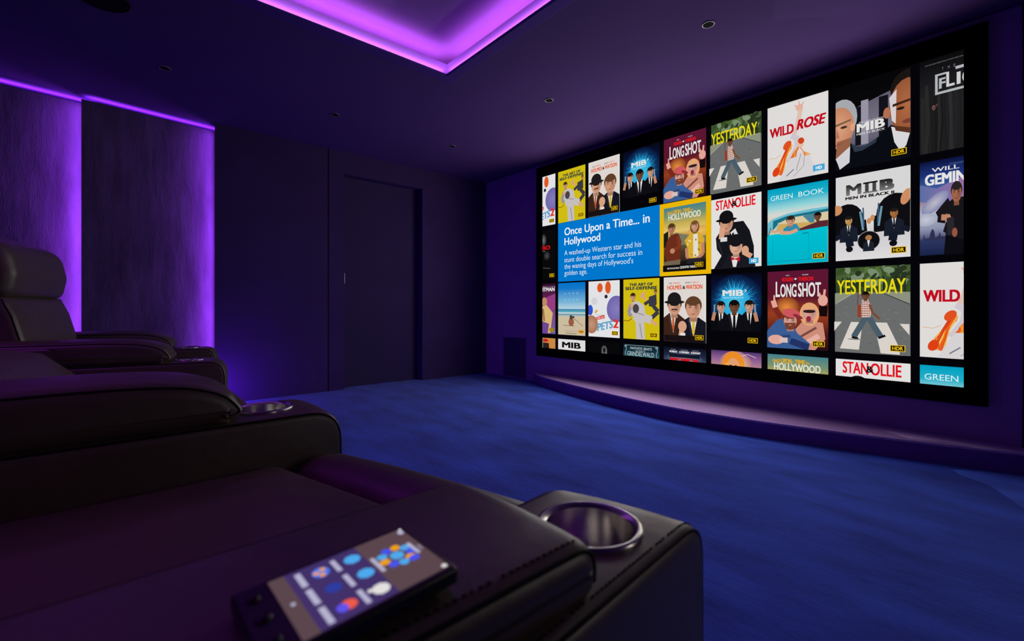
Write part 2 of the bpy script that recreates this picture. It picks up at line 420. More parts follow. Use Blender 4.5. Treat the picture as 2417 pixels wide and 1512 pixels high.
class Tile:
    """flat picture built from coloured shapes; u to the right, v downward, both 0..1"""
    def __init__(s, x0, z1, wd=TW, ht=TH):
        s.x0, s.z1, s.w, s.h = x0, z1, wd, ht; s.T = []; s.layer = 0; s.su = 1.0
        s.cl = (max(0, (SX0-x0)/wd), min(1, (SX1-x0)/wd), 0.0, min(1, (z1-SZ0)/ht))
    def tri(s, P, C):
        poly = [(p[0]*s.su, p[1], *c) for p, c in zip(P, C)]
        for ax, lim, sg in ((0, s.cl[0], 1), (0, s.cl[1], -1), (1, s.cl[2], 1), (1, s.cl[3], -1)):
            out = []
            for i, p in enumerate(poly):
                q = poly[i-1]; a = (q[ax]-lim)*sg; b = (p[ax]-lim)*sg
                if (a >= 0) != (b >= 0):
                    t = a/(a-b); out.append(tuple(q[j]+(p[j]-q[j])*t for j in range(5)))
                if b >= 0: out.append(p)
            poly = out
            if len(poly) < 3: return
        s.T.append((s.layer, poly))
    def poly(s, pts, col):
        s.layer += 1
        f = col if callable(col) else (lambda u, v: col)
        for t in tessellate_polygon([[Vector((p[0], p[1], 0)) for p in pts]]):
            P = [pts[i] for i in t]; s.tri(P, [f(*p) for p in P])
        return s
    def rect(s, u0, v0, u1, v1, col): return s.poly([(u0, v0), (u1, v0), (u1, v1), (u0, v1)], col)
    def grad(s, u0, v0, u1, v1, stops):
        s.layer += 1
        for (a, ca), (b, cb) in zip(stops, stops[1:]):
            a_, b_ = v0+(v1-v0)*a, v0+(v1-v0)*b
            s.tri([(u0, a_), (u1, a_), (u1, b_)], [ca, ca, cb]); s.tri([(u0, a_), (u1, b_), (u0, b_)], [ca, cb, cb])
        return s
    def ell(s, cx, cy, rx, ry, col, rot=0, n=20, rim=None, a0=0, a1=2*PI):
        s.layer += 1; c, q = math.cos(rot), math.sin(rot); P = []
        for k in range(n+1):
            a = a0+(a1-a0)*k/n; x, y = rx*math.cos(a), ry*math.sin(a)
            P.append((cx+x*c-y*q, cy+(x*q+y*c)*A))
        rim = rim or col
        for k in range(n): s.tri([(cx, cy), P[k], P[k+1]], [col, rim, rim])
        return s
    def stroke(s, pts, wd, col):
        s.layer += 1
        for p, q in zip(pts, pts[1:]):
            d = Vector((q[0]-p[0], (q[1]-p[1])/A)); n = Vector((-d.y, d.x)); n = n/n.length*wd/2 if n.length else n
            a, b, c, e = (p[0]+n.x, p[1]+n.y*A), (q[0]+n.x, q[1]+n.y*A), (q[0]-n.x, q[1]-n.y*A), (p[0]-n.x, p[1]-n.y*A)
            s.tri([a, b, c], [col]*3); s.tri([a, c, e], [col]*3)
        return s
    def text(s, st, u0, u1, vb, cap, col, bold=0.0, shear=0.0, slope=0.0):
        s.layer += 1; T = text_tris(st, 0.0, shear); xs = [p[0] for t in T for p in t]
        a, b = min(xs), max(xs); y0, y1 = cap_h(0.0); f = col if callable(col) else (lambda u, v: col)
        k = 1.5*bold; a -= k; b += k; y0 -= k*.5; y1 += k*.5
        for du, dv in (((-k, -k*.5), (k, -k*.5), (-k, k*.5), (k, k*.5), (0, 0)) if bold > .004 else ((0, 0),)):
            for t in T:
                P = []
                for x, y in t:
                    u = u0+(u1-u0)*(x+du-a)/(b-a); P.append((u, vb-(y+dv-y0)/(y1-y0)*cap+slope*(u-u0)))
                s.tri(P, [f(*p) for p in P])
        return s
    def badge(s, kind='HDR'):
        if kind == 'HDR':
            s.rect(.765, .885, .955, .955, rgb(235, 190, 10)); s.rect(.775, .892, .945, .948, rgb(12, 10, 4)); s.text('HDR', .793, .928, .939, .038, rgb(240, 195, 20), .02)
        elif kind == 'UHD':
            s.rect(.765, .895, .955, .955, rgb(225, 160, 40)); s.text('UHD', .79, .93, .943, .034, rgb(110, 60, 10), .02)
        else:
            s.rect(.775, .885, .955, .96, rgb(70, 165, 215)); s.text('HD', .82, .915, .942, .038, rgb(245, 250, 255), .03)
        return s
    def head(s, cx, cy, r, skin, hair, hat=None, beard=None, dark=None, cap=1.0, long=False):
        dk = tuple(c*.55 for c in skin) if dark is None else dark
        if long: s.ell(cx, cy+r*.35*A, r*1.25, r*1.7, hair)
        else: s.ell(cx, cy-r*.28*A, r*1.08, r*1.12, hair)
        s.poly([(cx-r*.42, cy+r*.6*A), (cx+r*.42, cy+r*.6*A), (cx+r*.5, cy+r*1.7*A), (cx-r*.5, cy+r*1.7*A)], dk)
        s.ell(cx, cy+r*.12*A, r*.92, r*1.18, skin, rim=tuple(c*.8 for c in skin))
        s.ell(cx+r*.45, cy+r*.15*A, r*.42, r*.95, dk, rim=tuple(c*.85 for c in skin))
        for q in (-1, 1):
            s.ell(cx+q*r*.38, cy-r*.02*A, r*.17, r*.08, tuple(c*.25 for c in skin)); s.rect(cx+q*r*.38-r*.22, cy-r*.28*A, cx+q*r*.38+r*.22, cy-r*.2*A, tuple(c*.4 for c in hair))
        s.poly([(cx-r*.05, cy), (cx+r*.08, cy), (cx+r*.2, cy+r*.48*A), (cx-r*.14, cy+r*.48*A)], tuple(c*.8 for c in skin))
        s.ell(cx, cy+r*.78*A, r*.28, r*.08, tuple(c*f for c, f in zip(skin, (.6, .35, .35))))
        if beard: s.poly([(cx-r*.85, cy+r*.4*A), (cx+r*.85, cy+r*.4*A), (cx+r*.55, cy+r*1.35*A), (cx, cy+r*1.5*A), (cx-r*.55, cy+r*1.35*A)], beard).ell(cx, cy+r*.75*A, r*.25, r*.09, dk)
        if hat:
            s.ell(cx, cy-r*.85*A, r*1.0, r*.95, hat); s.ell(cx, cy-r*.45*A, r*1.5, r*.26, hat)
        else: s.ell(cx, cy-r*.75*A, r*.9, r*.5, hair)
        return s
    def suit(s, cx, top, wd, ht, cloth, shirt=None, tie=None):
        hi = tuple(min(1, c*1.7+.004) for c in cloth)
        s.poly([(cx-wd*.16, top), (cx+wd*.16, top), (cx+wd*.5, top+ht*.22), (cx+wd*.55, top+ht), (cx-wd*.55, top+ht), (cx-wd*.5, top+ht*.22)], cloth)
        s.poly([(cx-wd*.2, top+ht*.05), (cx-wd*.12, top+ht*.03), (cx-wd*.04, top+ht*.6), (cx-wd*.1, top+ht*.45)], hi)
        if shirt: s.poly([(cx-wd*.13, top-.005), (cx+wd*.13, top-.005), (cx, top+ht*.62)], shirt)
        if tie: s.poly([(cx-wd*.035, top+ht*.04), (cx+wd*.035, top+ht*.04), (cx+wd*.045, top+ht*.45), (cx, top+ht*.58), (cx-wd*.045, top+ht*.45)], tie)
        return s
    def build(s, name, parent, label=None, y=YF-0.0235, mapping=None, base=0):
        me = bpy.data.meshes.new(name); V, F, C = [], [], []
        mp = mapping or (lambda u, v, l: (s.x0+u*s.w, y-l*0.00022, s.z1-v*s.h))
        L = abs_loc(parent)
        for lay, P in s.T:
            i0 = len(V)
            for p in P:
                V.append(tuple(Vector(mp(p[0], p[1], lay))-L)); C.append((*p[2:], 1))
            F.append(list(range(i0, i0+len(P))))
        me.from_pydata(V, [], F); me.materials.append(M_PIC)
        ca = me.color_attributes.new('Col', 'FLOAT_COLOR', 'POINT')
        for i, c in enumerate(C): ca.data[i].color = c
        o = bpy.data.objects.new(name, me); COL.objects.link(o); o.parent = parent
        if label: o['label'] = label
        return o
SKIN, SKIN2, DSKIN, WHT, INK = rgb(215, 160, 130), rgb(190, 130, 100), rgb(120, 75, 50), rgb(226, 224, 222), rgb(14, 14, 18)
BRN, BLOND, GREY = rgb(60, 38, 25), rgb(225, 160, 90), rgb(150, 150, 155)
def p_art(t):
    t.rect(0, 0, 1, 1, rgb(208, 188, 18))
    t.text('THE ART OF', .17, .83, .115, .048, rgb(18, 40, 60), .03); t.text('SELF-DEFENSE', .055, .945, .178, .052, rgb(18, 40, 60), .03)
    k = rgb(58, 56, 66)                                                   # kicking figure in dark clothes, upper right
    t.poly([(.72, .30), (.92, .26), (.93, .42), (.84, .47), (.72, .45)], k); t.stroke([(.84, .45), (.97, .54), (.80, .64)], .10, k); t.stroke([(.76, .36), (.60, .42)], .08, k)
    t.head(.90, .22, .042, SKIN2, rgb(90, 70, 40)); t.ell(.56, .27, .05, .08, SKIN, .5); t.stroke([(.58, .3), (.66, .35)], .045, SKIN)
    g, gd = rgb(196, 190, 190), rgb(150, 145, 150)                        # figure in white
    t.stroke([(.36, .60), (.48, .68), (.50, 1.0)], .24, g); t.stroke([(.42, .66), (.55, .63), (.80, .68)], .19, g); t.stroke([(.78, .68), (.94, .76)], .07, SKIN)
    t.poly([(.22, .40), (.42, .36), (.60, .44), (.64, .58), (.46, .68), (.28, .62), (.16, .56)], g); t.stroke([(.24, .42), (.16, .56), (.24, .62)], .10, gd)
    t.stroke([(.48, .74), (.54, .98)], .03, gd); t.stroke([(.40, .56), (.60, .60)], .025, gd); t.stroke([(.0, .69), (.16, .70), (.26, .655)], .02, rgb(150, 95, 20))
    t.ell(.37, .49, .09, .11, rgb(70, 66, 70)); t.head(.29, .295, .072, SKIN, BRN); t.ell(.26, .44, .045, .06, SKIN); t.badge()
def p_hol(t):
    t.rect(0, 0, 1, 1, rgb(228, 226, 222)); t.rect(.03, .015, .97, .99, rgb(222, 214, 208))
    o = rgb(225, 85, 35)
    t.text('WILL', .13, .22, .105, .022, INK, .01); t.text('FERRELL', .24, .42, .105, .022, o, .01); t.text('JOHN C.', .52, .68, .105, .022, INK, .01); t.text('REILLY', .70, .84, .105, .022, o, .01)
    t.text('HOLMES', .09, .44, .195, .066, o, .025); t.text('&', .46, .53, .19, .05, INK, .02); t.text('WATSON', .54, .92, .195, .066, o, .025)
    t.suit(.24, .56, .62, .5, rgb(58, 34, 24), rgb(220, 215, 205), rgb(190, 90, 50)); t.suit(.72, .62, .72, .5, rgb(22, 22, 34), rgb(220, 215, 205), rgb(215, 180, 60))
    t.head(.27, .44, .165, rgb(222, 165, 135), rgb(45, 30, 22), hat=rgb(28, 26, 28)); t.stroke([(.2, .51), (.27, .497), (.35, .51)], .03, rgb(60, 35, 22))
    t.head(.72, .475, .18, rgb(218, 160, 130), rgb(95, 62, 40))
    t.stroke([(.42, .98), (.46, .80)], .12, SKIN); t.ell(.47, .76, .10, .12, SKIN); t.rect(.42, .86, .54, .90, WHT)
    t.rect(.03, .90, .97, .99, rgb(24, 16, 18)); t.badge()
def p_mib3(t):
    t.grad(0, 0, 1, 1, [(0, rgb(6, 8, 22)), (.3, rgb(10, 22, 66)), (.6, rgb(6, 14, 34)), (.8, rgb(5, 5, 9)), (1, rgb(5, 5, 9))])
    t.ell(.5, .42, .56, .60, rgb(20, 90, 160), rim=rgb(8, 18, 52), n=28)
    random.seed(9); cols = (rgb(30, 170, 220), rgb(60, 205, 235), rgb(20, 120, 190))
    for k in range(46):
        a = -PI*1.12+k/45*PI*1.24; r1 = .40+random.random()*.09
        t.poly([(.5+.2*math.cos(a-.06), .40+.22*math.sin(a-.06)*A), (.5+r1*math.cos(a), .40+r1*1.06*math.sin(a)*A), (.5+.2*math.cos(a+.06), .40+.22*math.sin(a+.06)*A)], cols[k % 3])
    t.ell(.5, .40, .30, .30, rgb(70, 195, 230), rim=rgb(40, 165, 215))
    t.text('MIB', .25, .67, .31, .085, WHT, .027); t.text('3', .69, .73, .255, .03, WHT, .02); t.text('MEN IN BLACK', .26, .68, .345, .02, rgb(190, 225, 240), .01)
    for x, y, r, sk in ((.22, .46, .085, SKIN), (.79, .45, .085, SKIN)):
        t.suit(x, y+.075, .42, .45, rgb(10, 11, 16), WHT, INK); t.head(x, y, r, sk, rgb(25, 20, 18))
    t.suit(.5, .555, .62, .5, rgb(13, 13, 19), WHT, INK); t.head(.5, .46, .10, DSKIN, rgb(16, 12, 11))
    t.stroke([(.06, .66), (.10, .54)], .07, SKIN2); t.stroke([(.94, .66), (.90, .54)], .07, SKIN2)
    t.stroke([(.09, .56), (.10, .43)], .03, rgb(130, 150, 165)); t.stroke([(.91, .56), (.90, .43)], .03, rgb(130, 150, 165)); t.rect(0, .80, 1, 1, rgb(5, 5, 9)); t.badge()
def p_long(t):
    t.grad(0, 0, 1, 1, [(0, rgb(92, 22, 52)), (.35, rgb(92, 22, 40)), (.55, rgb(150, 60, 30)), (.8, rgb(80, 22, 24)), (1, rgb(40, 12, 22))])
    t.ell(.33, .47, .22, .2, rgb(230, 140, 60), rim=rgb(130, 50, 32))
    t.text('SETH', .32, .38, .065, .014, WHT); t.text('CHARLIZE', .59, .69, .065, .014, WHT)
    t.text('ROGEN', .255, .44, .135, .05, rgb(225, 25, 30), .03); t.text('+', .455, .51, .125, .035, WHT, .04); t.text('THERON', .525, .77, .135, .05, rgb(225, 25, 30), .03)
    t.text('L', .145, .22, .335, .20, WHT, .02); t.text('ONG', .225, .50, .335, .165, WHT, .02); t.text('SHOT', .525, .89, .335, .175, WHT, .02)
    sk = rgb(225, 165, 150)
    t.stroke([(.24, .60), (.15, .50), (.12, .40)], .10, rgb(120, 40, 30)); t.stroke([(.14, .47), (.10, .38)], .09, sk); t.stroke([(.12, .40), (.12, .31)], .03, sk)
    t.stroke([(.92, .58), (.93, .45)], .13, rgb(22, 10, 14)); t.ell(.92, .385, .075, .1, sk); t.stroke([(.90, .38), (.86, .29)], .035, sk); t.stroke([(.93, .38), (.95, .25)], .035, sk)
    t.poly([(.48, .75), (.62, .63), (.92, .66), (.96, .86), (.80, 1.0), (.50, 1.0)], rgb(205, 140, 120)); t.stroke([(.55, .85), (.82, .72)], .04, rgb(120, 70, 62)); t.stroke([(.6, .95), (.86, .82)], .09, rgb(228, 175, 160))
    t.head(.71, .525, .125, sk, rgb(228, 165, 115), long=True); t.ell(.70, .615, .04, .055, rgb(150, 40, 60)); t.ell(.71, .52, .1, .03, rgb(45, 25, 28))
    t.poly([(.0, .78), (.18, .63), (.36, .60), (.52, .80), (.72, .92), (.70, 1.0), (.0, 1.0)], rgb(58, 92, 148)); t.stroke([(.1, .86), (.4, .84)], .05, rgb(40, 66, 112)); t.stroke([(.40, .90), (.7, .97)], .12, rgb(34, 50, 100))
    t.head(.40, .635, .12, sk, rgb(110, 50, 30), beard=rgb(120, 62, 44)); t.ell(.42, .545, .15, .085, rgb(205, 85, 92), .2); t.ell(.53, .585, .09, .03, rgb(140, 45, 55), .45)
    t.ell(.16, .89, .14, .09, sk); t.rect(.22, .86, .36, .925, rgb(215, 190, 185)); t.badge()
def p_yes(t):
    t.rect(0, 0, 1, 1, rgb(104, 106, 106)); random.seed(5)
    t.grad(0, 0, 1, .30, [(0, rgb(62, 84, 44)), (1, rgb(46, 62, 38))])
    for k in range(70):
        g = random.choice((rgb(52, 78, 36), rgb(84, 112, 58), rgb(38, 52, 32), rgb(120, 140, 110), rgb(70, 92, 50)))
        t.ell(random.random(), random.random()*.27, .03+random.random()*.07, .02+random.random()*.05, g, random.random()*3, 8)
    for x in (.1, .17, .6, .66, .82, .93): t.rect(x, .12, x+.02, .33, rgb(36, 40, 32))
    t.poly([(0, .30), (.30, .29), (0, .42)], rgb(140, 146, 122)); t.poly([(.62, .29), (1, .30), (1, .43)], rgb(140, 146, 126))
    t.poly([(.26, .295), (.64, .295), (1, .43), (1, 1), (0, 1), (0, .43)], rgb(106, 108, 108)); t.stroke([(.63, .295), (1, .435)], .012, rgb(48, 50, 48)); t.stroke([(.28, .295), (0, .43)], .012, rgb(170, 172, 160))
    for k in range(60): t.ell(random.random(), .45+random.random()*.55, .03, .008, random.choice((rgb(96, 98, 98), rgb(116, 118, 116))), 0, 6)
    wl = rgb(216, 210, 202)
    for P in ([(.0, .64), (.11, .64), (.0, .75)], [(.24, .64), (.40, .64), (.35, .96), (.08, .955)], [(.55, .64), (.72, .64), (.88, .92), (.88, .99), (.64, .985)], [(.88, .65), (1, .65), (1, .77)]): t.poly(P, wl)
    t.text('YESTERDAY', .04, .955, .315, .165, rgb(228, 214, 20), .012)
    j = rgb(74, 92, 104)                                                   # walking figure in a checked shirt
    t.stroke([(.46, .55), (.38, .67), (.28, .81)], .085, j); t.stroke([(.47, .56), (.55, .68), (.64, .80)], .085, j)
    t.stroke([(.25, .815), (.34, .83)], .035, INK); t.stroke([(.61, .815), (.70, .785)], .035, INK); t.ell(.29, .84, .1, .01, rgb(120, 120, 118))
    t.poly([(.39, .385), (.47, .375), (.52, .46), (.51, .58), (.39, .585), (.385, .47)], rgb(214, 190, 180))
    for a in range(5):
        for b in range(7): t.rect(.395+a*.024, .40+b*.026, .408+a*.024, .414+b*.026, rgb(150, 66, 62))
    t.stroke([(.50, .44), (.54, .53), (.63, .60)], .035, DSKIN); t.rect(.335, .44, .385, .585, rgb(150, 62, 40)); t.stroke([(.335, .44), (.345, .30)], .012, rgb(110, 60, 40))
    t.head(.445, .335, .052, DSKIN, rgb(20, 16, 14)); t.badge()
def p_rose(t, badge=True):
    t.rect(0, 0, 1, 1, rgb(222, 219, 217)); r = rgb(190, 14, 30)
    t.stroke([(.57, .12), (.50, .36), (.44, .46)], .075, rgb(222, 190, 176)); t.ell(.545, .105, .06, .06, rgb(226, 176, 156)); t.stroke([(.50, .09), (.47, .06)], .02, rgb(222, 170, 150)); t.stroke([(.55, .08), (.535, .02)], .02, rgb(222, 170, 150)); t.stroke([(.58, .09), (.62, .05)], .02, rgb(222, 170, 150))
    t.text('WILD', .04, .455, .41, .125, r, .03); t.text('ROSE', .50, .97, .385, .125, r, .03, .25)
    t.stroke([(.42, .44), (.52, .50), (.50, .62), (.36, .78)], .10, rgb(206, 198, 206)); random.seed(3)
    for k in range(26):
        a = random.random(); t.stroke([(.36+a*.07, .55+random.random()*.05), (.26+a*.08, .70), (.10+a*.16+random.random()*.06, .84+random.random()*.09)], .012+.02*random.random(), random.choice((rgb(238, 150, 40), rgb(230, 96, 26), rgb(240, 184, 90), rgb(214, 56, 22))))
    t.ell(.35, .555, .06, .09, rgb(222, 80, 30), .6); t.ell(.16, .87, .06, .09, rgb(220, 64, 20), .4); t.stroke([(.03, .68), (.16, .69), (.24, .66)], .012, rgb(220, 180, 150))
    t.poly([(.36, .78), (.50, .66), (.70, .70), (.82, .95), (.78, 1), (.20, 1)], rgb(214, 210, 212)); t.stroke([(.58, .70), (.50, .90)], .012, rgb(150, 145, 155)); t.stroke([(.34, .95), (.46, .88)], .018, rgb(120, 118, 128)); t.stroke([(.46, .97), (.62, .86), (.64, .7)], .01, rgb(160, 150, 160))
    for k in range(14): t.stroke([(.54, .60+random.random()*.04), (.46+random.random()*.05, .66), (.40+random.random()*.1, .73)], .018, random.choice((rgb(226, 90, 30), rgb(214, 52, 22), rgb(238, 150, 50))))
    for k in range(8): t.stroke([(.56, .61), (.62, .68), (.64+random.random()*.12, .74)], .012, random.choice((rgb(226, 110, 40), rgb(238, 170, 80))))
    t.ell(.57, .575, .05, .075, rgb(226, 186, 165), -.4); t.ell(.585, .54, .05, .06, rgb(206, 66, 26), -.4)
    if badge: t.badge('HD')
def p_mib(t):
    t.grad(0, 0, 1, 1, [(0, rgb(6, 6, 8)), (.12, rgb(20, 18, 26)), (.22, rgb(96, 90, 108)), (.55, rgb(120, 116, 132)), (.75, rgb(88, 84, 104)), (1, rgb(16, 18, 26))])
    t.rect(0, 0, 1, .14, rgb(6, 6, 8)); t.poly([(0, .14), (1, .14), (1, .16), (.3, .30), (0, .3)], rgb(8, 8, 10)); t.rect(.28, .30, .36, .75, rgb(18, 17, 26)); t.rect(.60, .25, .72, .72, rgb(18, 17, 26)); t.rect(.36, .24, .46, .75, rgb(150, 148, 162))
    t.text('THE LAND OF DAWN', .33, .68, .50, .018, rgb(220, 220, 226)); t.text('MIB', .30, .68, .60, .10, WHT, .027); t.text('MEN IN BLACK', .30, .68, .635, .024, WHT, .005)
    t.poly([(0, .74), (.21, .70), (.30, .76), (.42, .77), (.60, .70), (.76, .60), (1, .72), (1, 1), (0, 1)], rgb(9, 12, 18)); t.poly([(.22, .71), (.30, .76), (.42, .77), (.58, .71), (.56, .76), (.38, .82), (.27, .82)], rgb(44, 56, 72))
    t.poly([(.0, .86), (.21, .74), (.20, .93), (.06, .995), (.03, .92)], rgb(210, 208, 212)); t.poly([(.76, .62), (1, .72), (.95, .86), (.88, .92), (.80, .80)], rgb(215, 214, 218))
    s1 = rgb(220, 160, 125)
    t.ell(.09, .40, .22, .34, rgb(165, 168, 172)); t.ell(.05, .50, .215, .36, s1, rim=rgb(196, 130, 98)); t.poly([(.02, .66), (.22, .64), (.21, .74), (0, .86)], rgb(150, 96, 70)); t.ell(.245, .52, .035, .07, s1); t.poly([(0, .45), (.22, .42), (.22, .44), (0, .475)], rgb(120, 90, 70)); t.ell(.12, .50, .05, .022, rgb(60, 44, 38)); t.poly([(0, .61), (.02, .50), (.06, .62)], rgb(180, 118, 88)); t.stroke([(0, .70), (.1, .69)], .02, rgb(140, 80, 64))
    s2 = rgb(176, 104, 66)
    t.ell(.99, .22, .24, .28, rgb(26, 20, 18)); t.ell(.97, .42, .235, .43, s2, rim=rgb(150, 86, 54)); t.poly([(.735, .30), (.83, .22), (.82, .60), (.77, .56)], rgb(214, 206, 206)); t.ell(.705, .46, .045, .09, rgb(180, 110, 80)); t.poly([(.78, .38), (1, .36), (1, .385), (.78, .41)], rgb(60, 34, 24)); t.ell(.88, .445, .05, .024, rgb(40, 24, 18)); t.ell(.98, .60, .08, .035, rgb(120, 60, 48)); t.poly([(.80, .62), (1, .68), (1, .74), (.82, .68)], rgb(90, 48, 32)); t.badge()
def p_flic(t):
    t.su = .495
    t.grad(0, 0, 1, 1, [(0, rgb(10, 10, 12)), (.2, rgb(24, 23, 27)), (.5, rgb(34, 32, 36)), (1, rgb(30, 29, 32))]); random.seed(8)
    for k in range(18):
        x = random.random(); t.stroke([(x, .25+random.random()*.2), (x+.05*random.random(), .7), (x+.08*random.random()-.04, 1)], .02+random.random()*.06, rgb(*[random.randint(22, 48)]*3))
    t.text('THE FEATURE PRESENTED IN PARTS ONE AND TWO', .12, 1.1, .07, .012, rgb(120, 120, 124)); t.text('T', .52, .55, .155, .03, rgb(130, 130, 134)); t.text('H', .65, .69, .155, .03, rgb(130, 130, 134)); t.text('E', .78, .815, .155, .03, rgb(130, 130, 134)); t.text('A', 1.0, 1.05, .155, .03, rgb(130, 130, 134))
    g = rgb(176, 180, 182)
    t.rect(.36, .185, .42, .40, g); t.rect(.36, .185, .62, .205, g); t.rect(.36, .375, 1.5, .40, g); t.rect(.82, .155, 1.5, .185, g)
    t.text('F', .45, .60, .345, .11, g, .03); t.text('L', .615, .80, .345, .155, rgb(205, 206, 206), .02); t.text('I', .845, .93, .345, .125, rgb(205, 206, 206), .02); t.text('C', .965, 1.20, .345, .125, rgb(205, 206, 206), .02)
    t.ell(.33, .53, .04, .04, rgb(110, 90, 60)); t.stroke([(.3, .55), (.42, .50)], .03, rgb(90, 50, 70))
def p_gem(t):
    t.su = .495
    t.grad(0, 0, 1, 1, [(0, rgb(10, 16, 58)), (.15, rgb(28, 50, 120)), (.3, rgb(60, 90, 160)), (.42, rgb(150, 120, 140)), (.55, rgb(176, 180, 200)), (.72, rgb(140, 146, 172)), (.8, rgb(90, 96, 130)), (.84, rgb(44, 54, 96)), (1, rgb(24, 34, 72))])
    t.poly([(0, .24), (.4, .30), (1, .2), (1, .5), (.3, .45), (0, .42)], lambda u, v: rgb(90+60*u, 110, 165)); t.ell(.35, .45, .34, .12, rgb(190, 185, 200), -.4, rim=rgb(130, 135, 175)); t.ell(.15, .62, .25, .1, rgb(195, 198, 212), rim=rgb(165, 170, 192))
    t.text('LEGENDARY NAMES', .68, 1.2, .075, .022, rgb(80, 96, 150)); t.text('WILL', .28, .90, .122, .042, WHT, .01); t.text('S', 1.02, 1.15, .122, .042, WHT, .01); t.text('GEMINI', .12, 1.13, .258, .115, rgb(226, 226, 226), .03)
    t.poly([(.08, .82), (.1, .77), (.12, .82), (.22, .82), (.26, .75), (.30, .72), (.34, .75), (.36, .82), (.44, .80), (.46, .76), (.50, .81), (.62, .81), (.62, .84), (.08, .84)], rgb(46, 48, 80))
    k = rgb(24, 21, 26)
    t.poly([(.62, .48), (.78, .42), (1, .42), (1, 1), (.56, 1), (.60, .78), (.54, .76), (.62, .64)], k); t.stroke([(.70, .46), (.42, .60), (.60, .62)], .17, k); t.stroke([(.50, .61), (.66, .62)], .09, SKIN2); t.ell(.66, .63, .06, .07, SKIN2); t.stroke([(.70, .62), (.72, .80)], .16, rgb(40, 38, 42)); t.ell(.80, .78, .06, .07, rgb(150, 84, 66)); t.poly([(.56, 1), (.60, .80), (1, .86), (1, 1)], rgb(12, 12, 18)); t.head(.84, .365, .118, rgb(168, 106, 80), rgb(40, 34, 36))
def p_stan(t, badge=True):
    t.rect(0, 0, 1, 1, rgb(226, 224, 222)); r = rgb(224, 18, 32)
    t.text('STAN', .10, .46, .16, .135, r, .02); t.text('OLLIE', .49, .89, .16, .135, r, .02); t.text('&', .43, .53, .135, .075, INK, .02)
    t.poly([(.10, .56), (.22, .44), (.46, .36), (.66, .36), (.78, .50), (.86, .72), (.86, 1.0), (.06, 1.0), (.22, .82), (.12, .72)], rgb(20, 20, 27)); t.poly([(.40, .50), (.50, .45), (.58, .58), (.50, .64)], rgb(220, 218, 216)); t.poly([(.43, .52), (.47, .50), (.50, .68), (.44, .66)], rgb(28, 26, 40)); t.stroke([(.14, .60), (.24, .80)], .02, rgb(42, 42, 52))
    t.head(.32, .36, .145, SKIN, BRN, hat=rgb(18, 17, 20)); t.stroke([(.22, .58), (.24, .42)], .11, SKIN); t.rect(.20, .56, .34, .62, rgb(215, 213, 212))
    t.poly([(.38, .80), (.62, .78), (.86, .90), (.90, 1.0), (.22, 1.0), (.30, .90)], rgb(26, 24, 32)); t.poly([(.42, .84), (.58, .83), (.52, .99), (.46, .99)], rgb(224, 222, 220)); t.poly([(.42, .84), (.50, .875), (.60, .85), (.59, .92), (.50, .885), (.42, .90)], rgb(196, 34, 48)); t.stroke([(.66, .79), (.82, .86)], .1, SKIN); t.ell(.70, .77, .07, .09, SKIN)
    t.head(.52, .70, .135, rgb(228, 178, 150), rgb(70, 46, 32), hat=rgb(20, 20, 25)); 
    if badge: t.badge('HD')
def p_green(t):
    t.grad(0, 0, 1, 1, [(0, rgb(0, 158, 192)), (.14, rgb(30, 176, 202)), (.26, rgb(150, 212, 216)), (.34, rgb(214, 214, 208)), (.42, rgb(214, 206, 190)), (.5, rgb(210, 190, 130)), (1, rgb(190, 170, 110))])
    t.text('GREEN', .055, .435, .152, .062, rgb(230, 238, 240), .004); t.text('BOOK', .53, .935, .152, .062, rgb(230, 238, 240), .004)
    c, dk, lt = rgb(0, 178, 204), rgb(26, 112, 134), rgb(110, 190, 208)
    t.poly([(0, .44), (.10, .39), (.35, .345), (.72, .325), (1, .325), (1, .36), (.7, .37), (.38, .39), (.2, .44), (.05, .58), (0, .60)], lt); t.poly([(.10, .42), (.34, .375), (1, .35), (1, .385), (.38, .405), (.2, .455), (.09, .56)], dk)
    t.poly([(.20, .46), (.36, .41), (1, .385), (1, .58), (.02, .60)], rgb(214, 200, 160)); t.poly([(.20, .47), (1, .50), (1, .56), (.15, .57)], rgb(206, 168, 90)); t.poly([(.60, .40), (.82, .39), (.78, .50), (.72, .50)], rgb(72, 130, 150)); t.stroke([(.20, .45), (.13, .60)], .02, rgb(160, 190, 196)); t.stroke([(.06, .50), (.02, .60)], .02, rgb(90, 120, 126))
    t.poly([(.54, .56), (.86, .49), (1, .49), (1, .60), (.54, .61)], rgb(88, 40, 50)); t.head(.84, .43, .055, DSKIN, rgb(20, 16, 15)); t.poly([(.28, .54), (.36, .50), (.50, .49), (.56, .56), (.54, .60), (.28, .60)], rgb(44, 140, 170)); t.head(.405, .445, .07, SKIN, rgb(48, 32, 22)); t.stroke([(.05, .56), (.2, .565), (.28, .55)], .035, SKIN)
    t.poly([(0, .60), (.3, .595), (1, .565), (1, 1), (0, 1)], lambda u, v: rgb(0, 190-30*(v-.6), 208-22*(v-.6))); t.stroke([(.22, .585), (.40, .60), (.52, .57)], .065, SKIN); t.rect(0, .60, .02, .62, dk); t.stroke([(.10, .64), (.10, .95)], .006, rgb(0, 150, 172)); t.stroke([(.70, .62), (.70, .96)], .006, rgb(0, 150, 172)); t.stroke([(.60, .625), (.70, .62)], .016, rgb(10, 120, 144)); t.stroke([(0, .96), (1, .95)], .008, rgb(0, 140, 166)); t.badge()
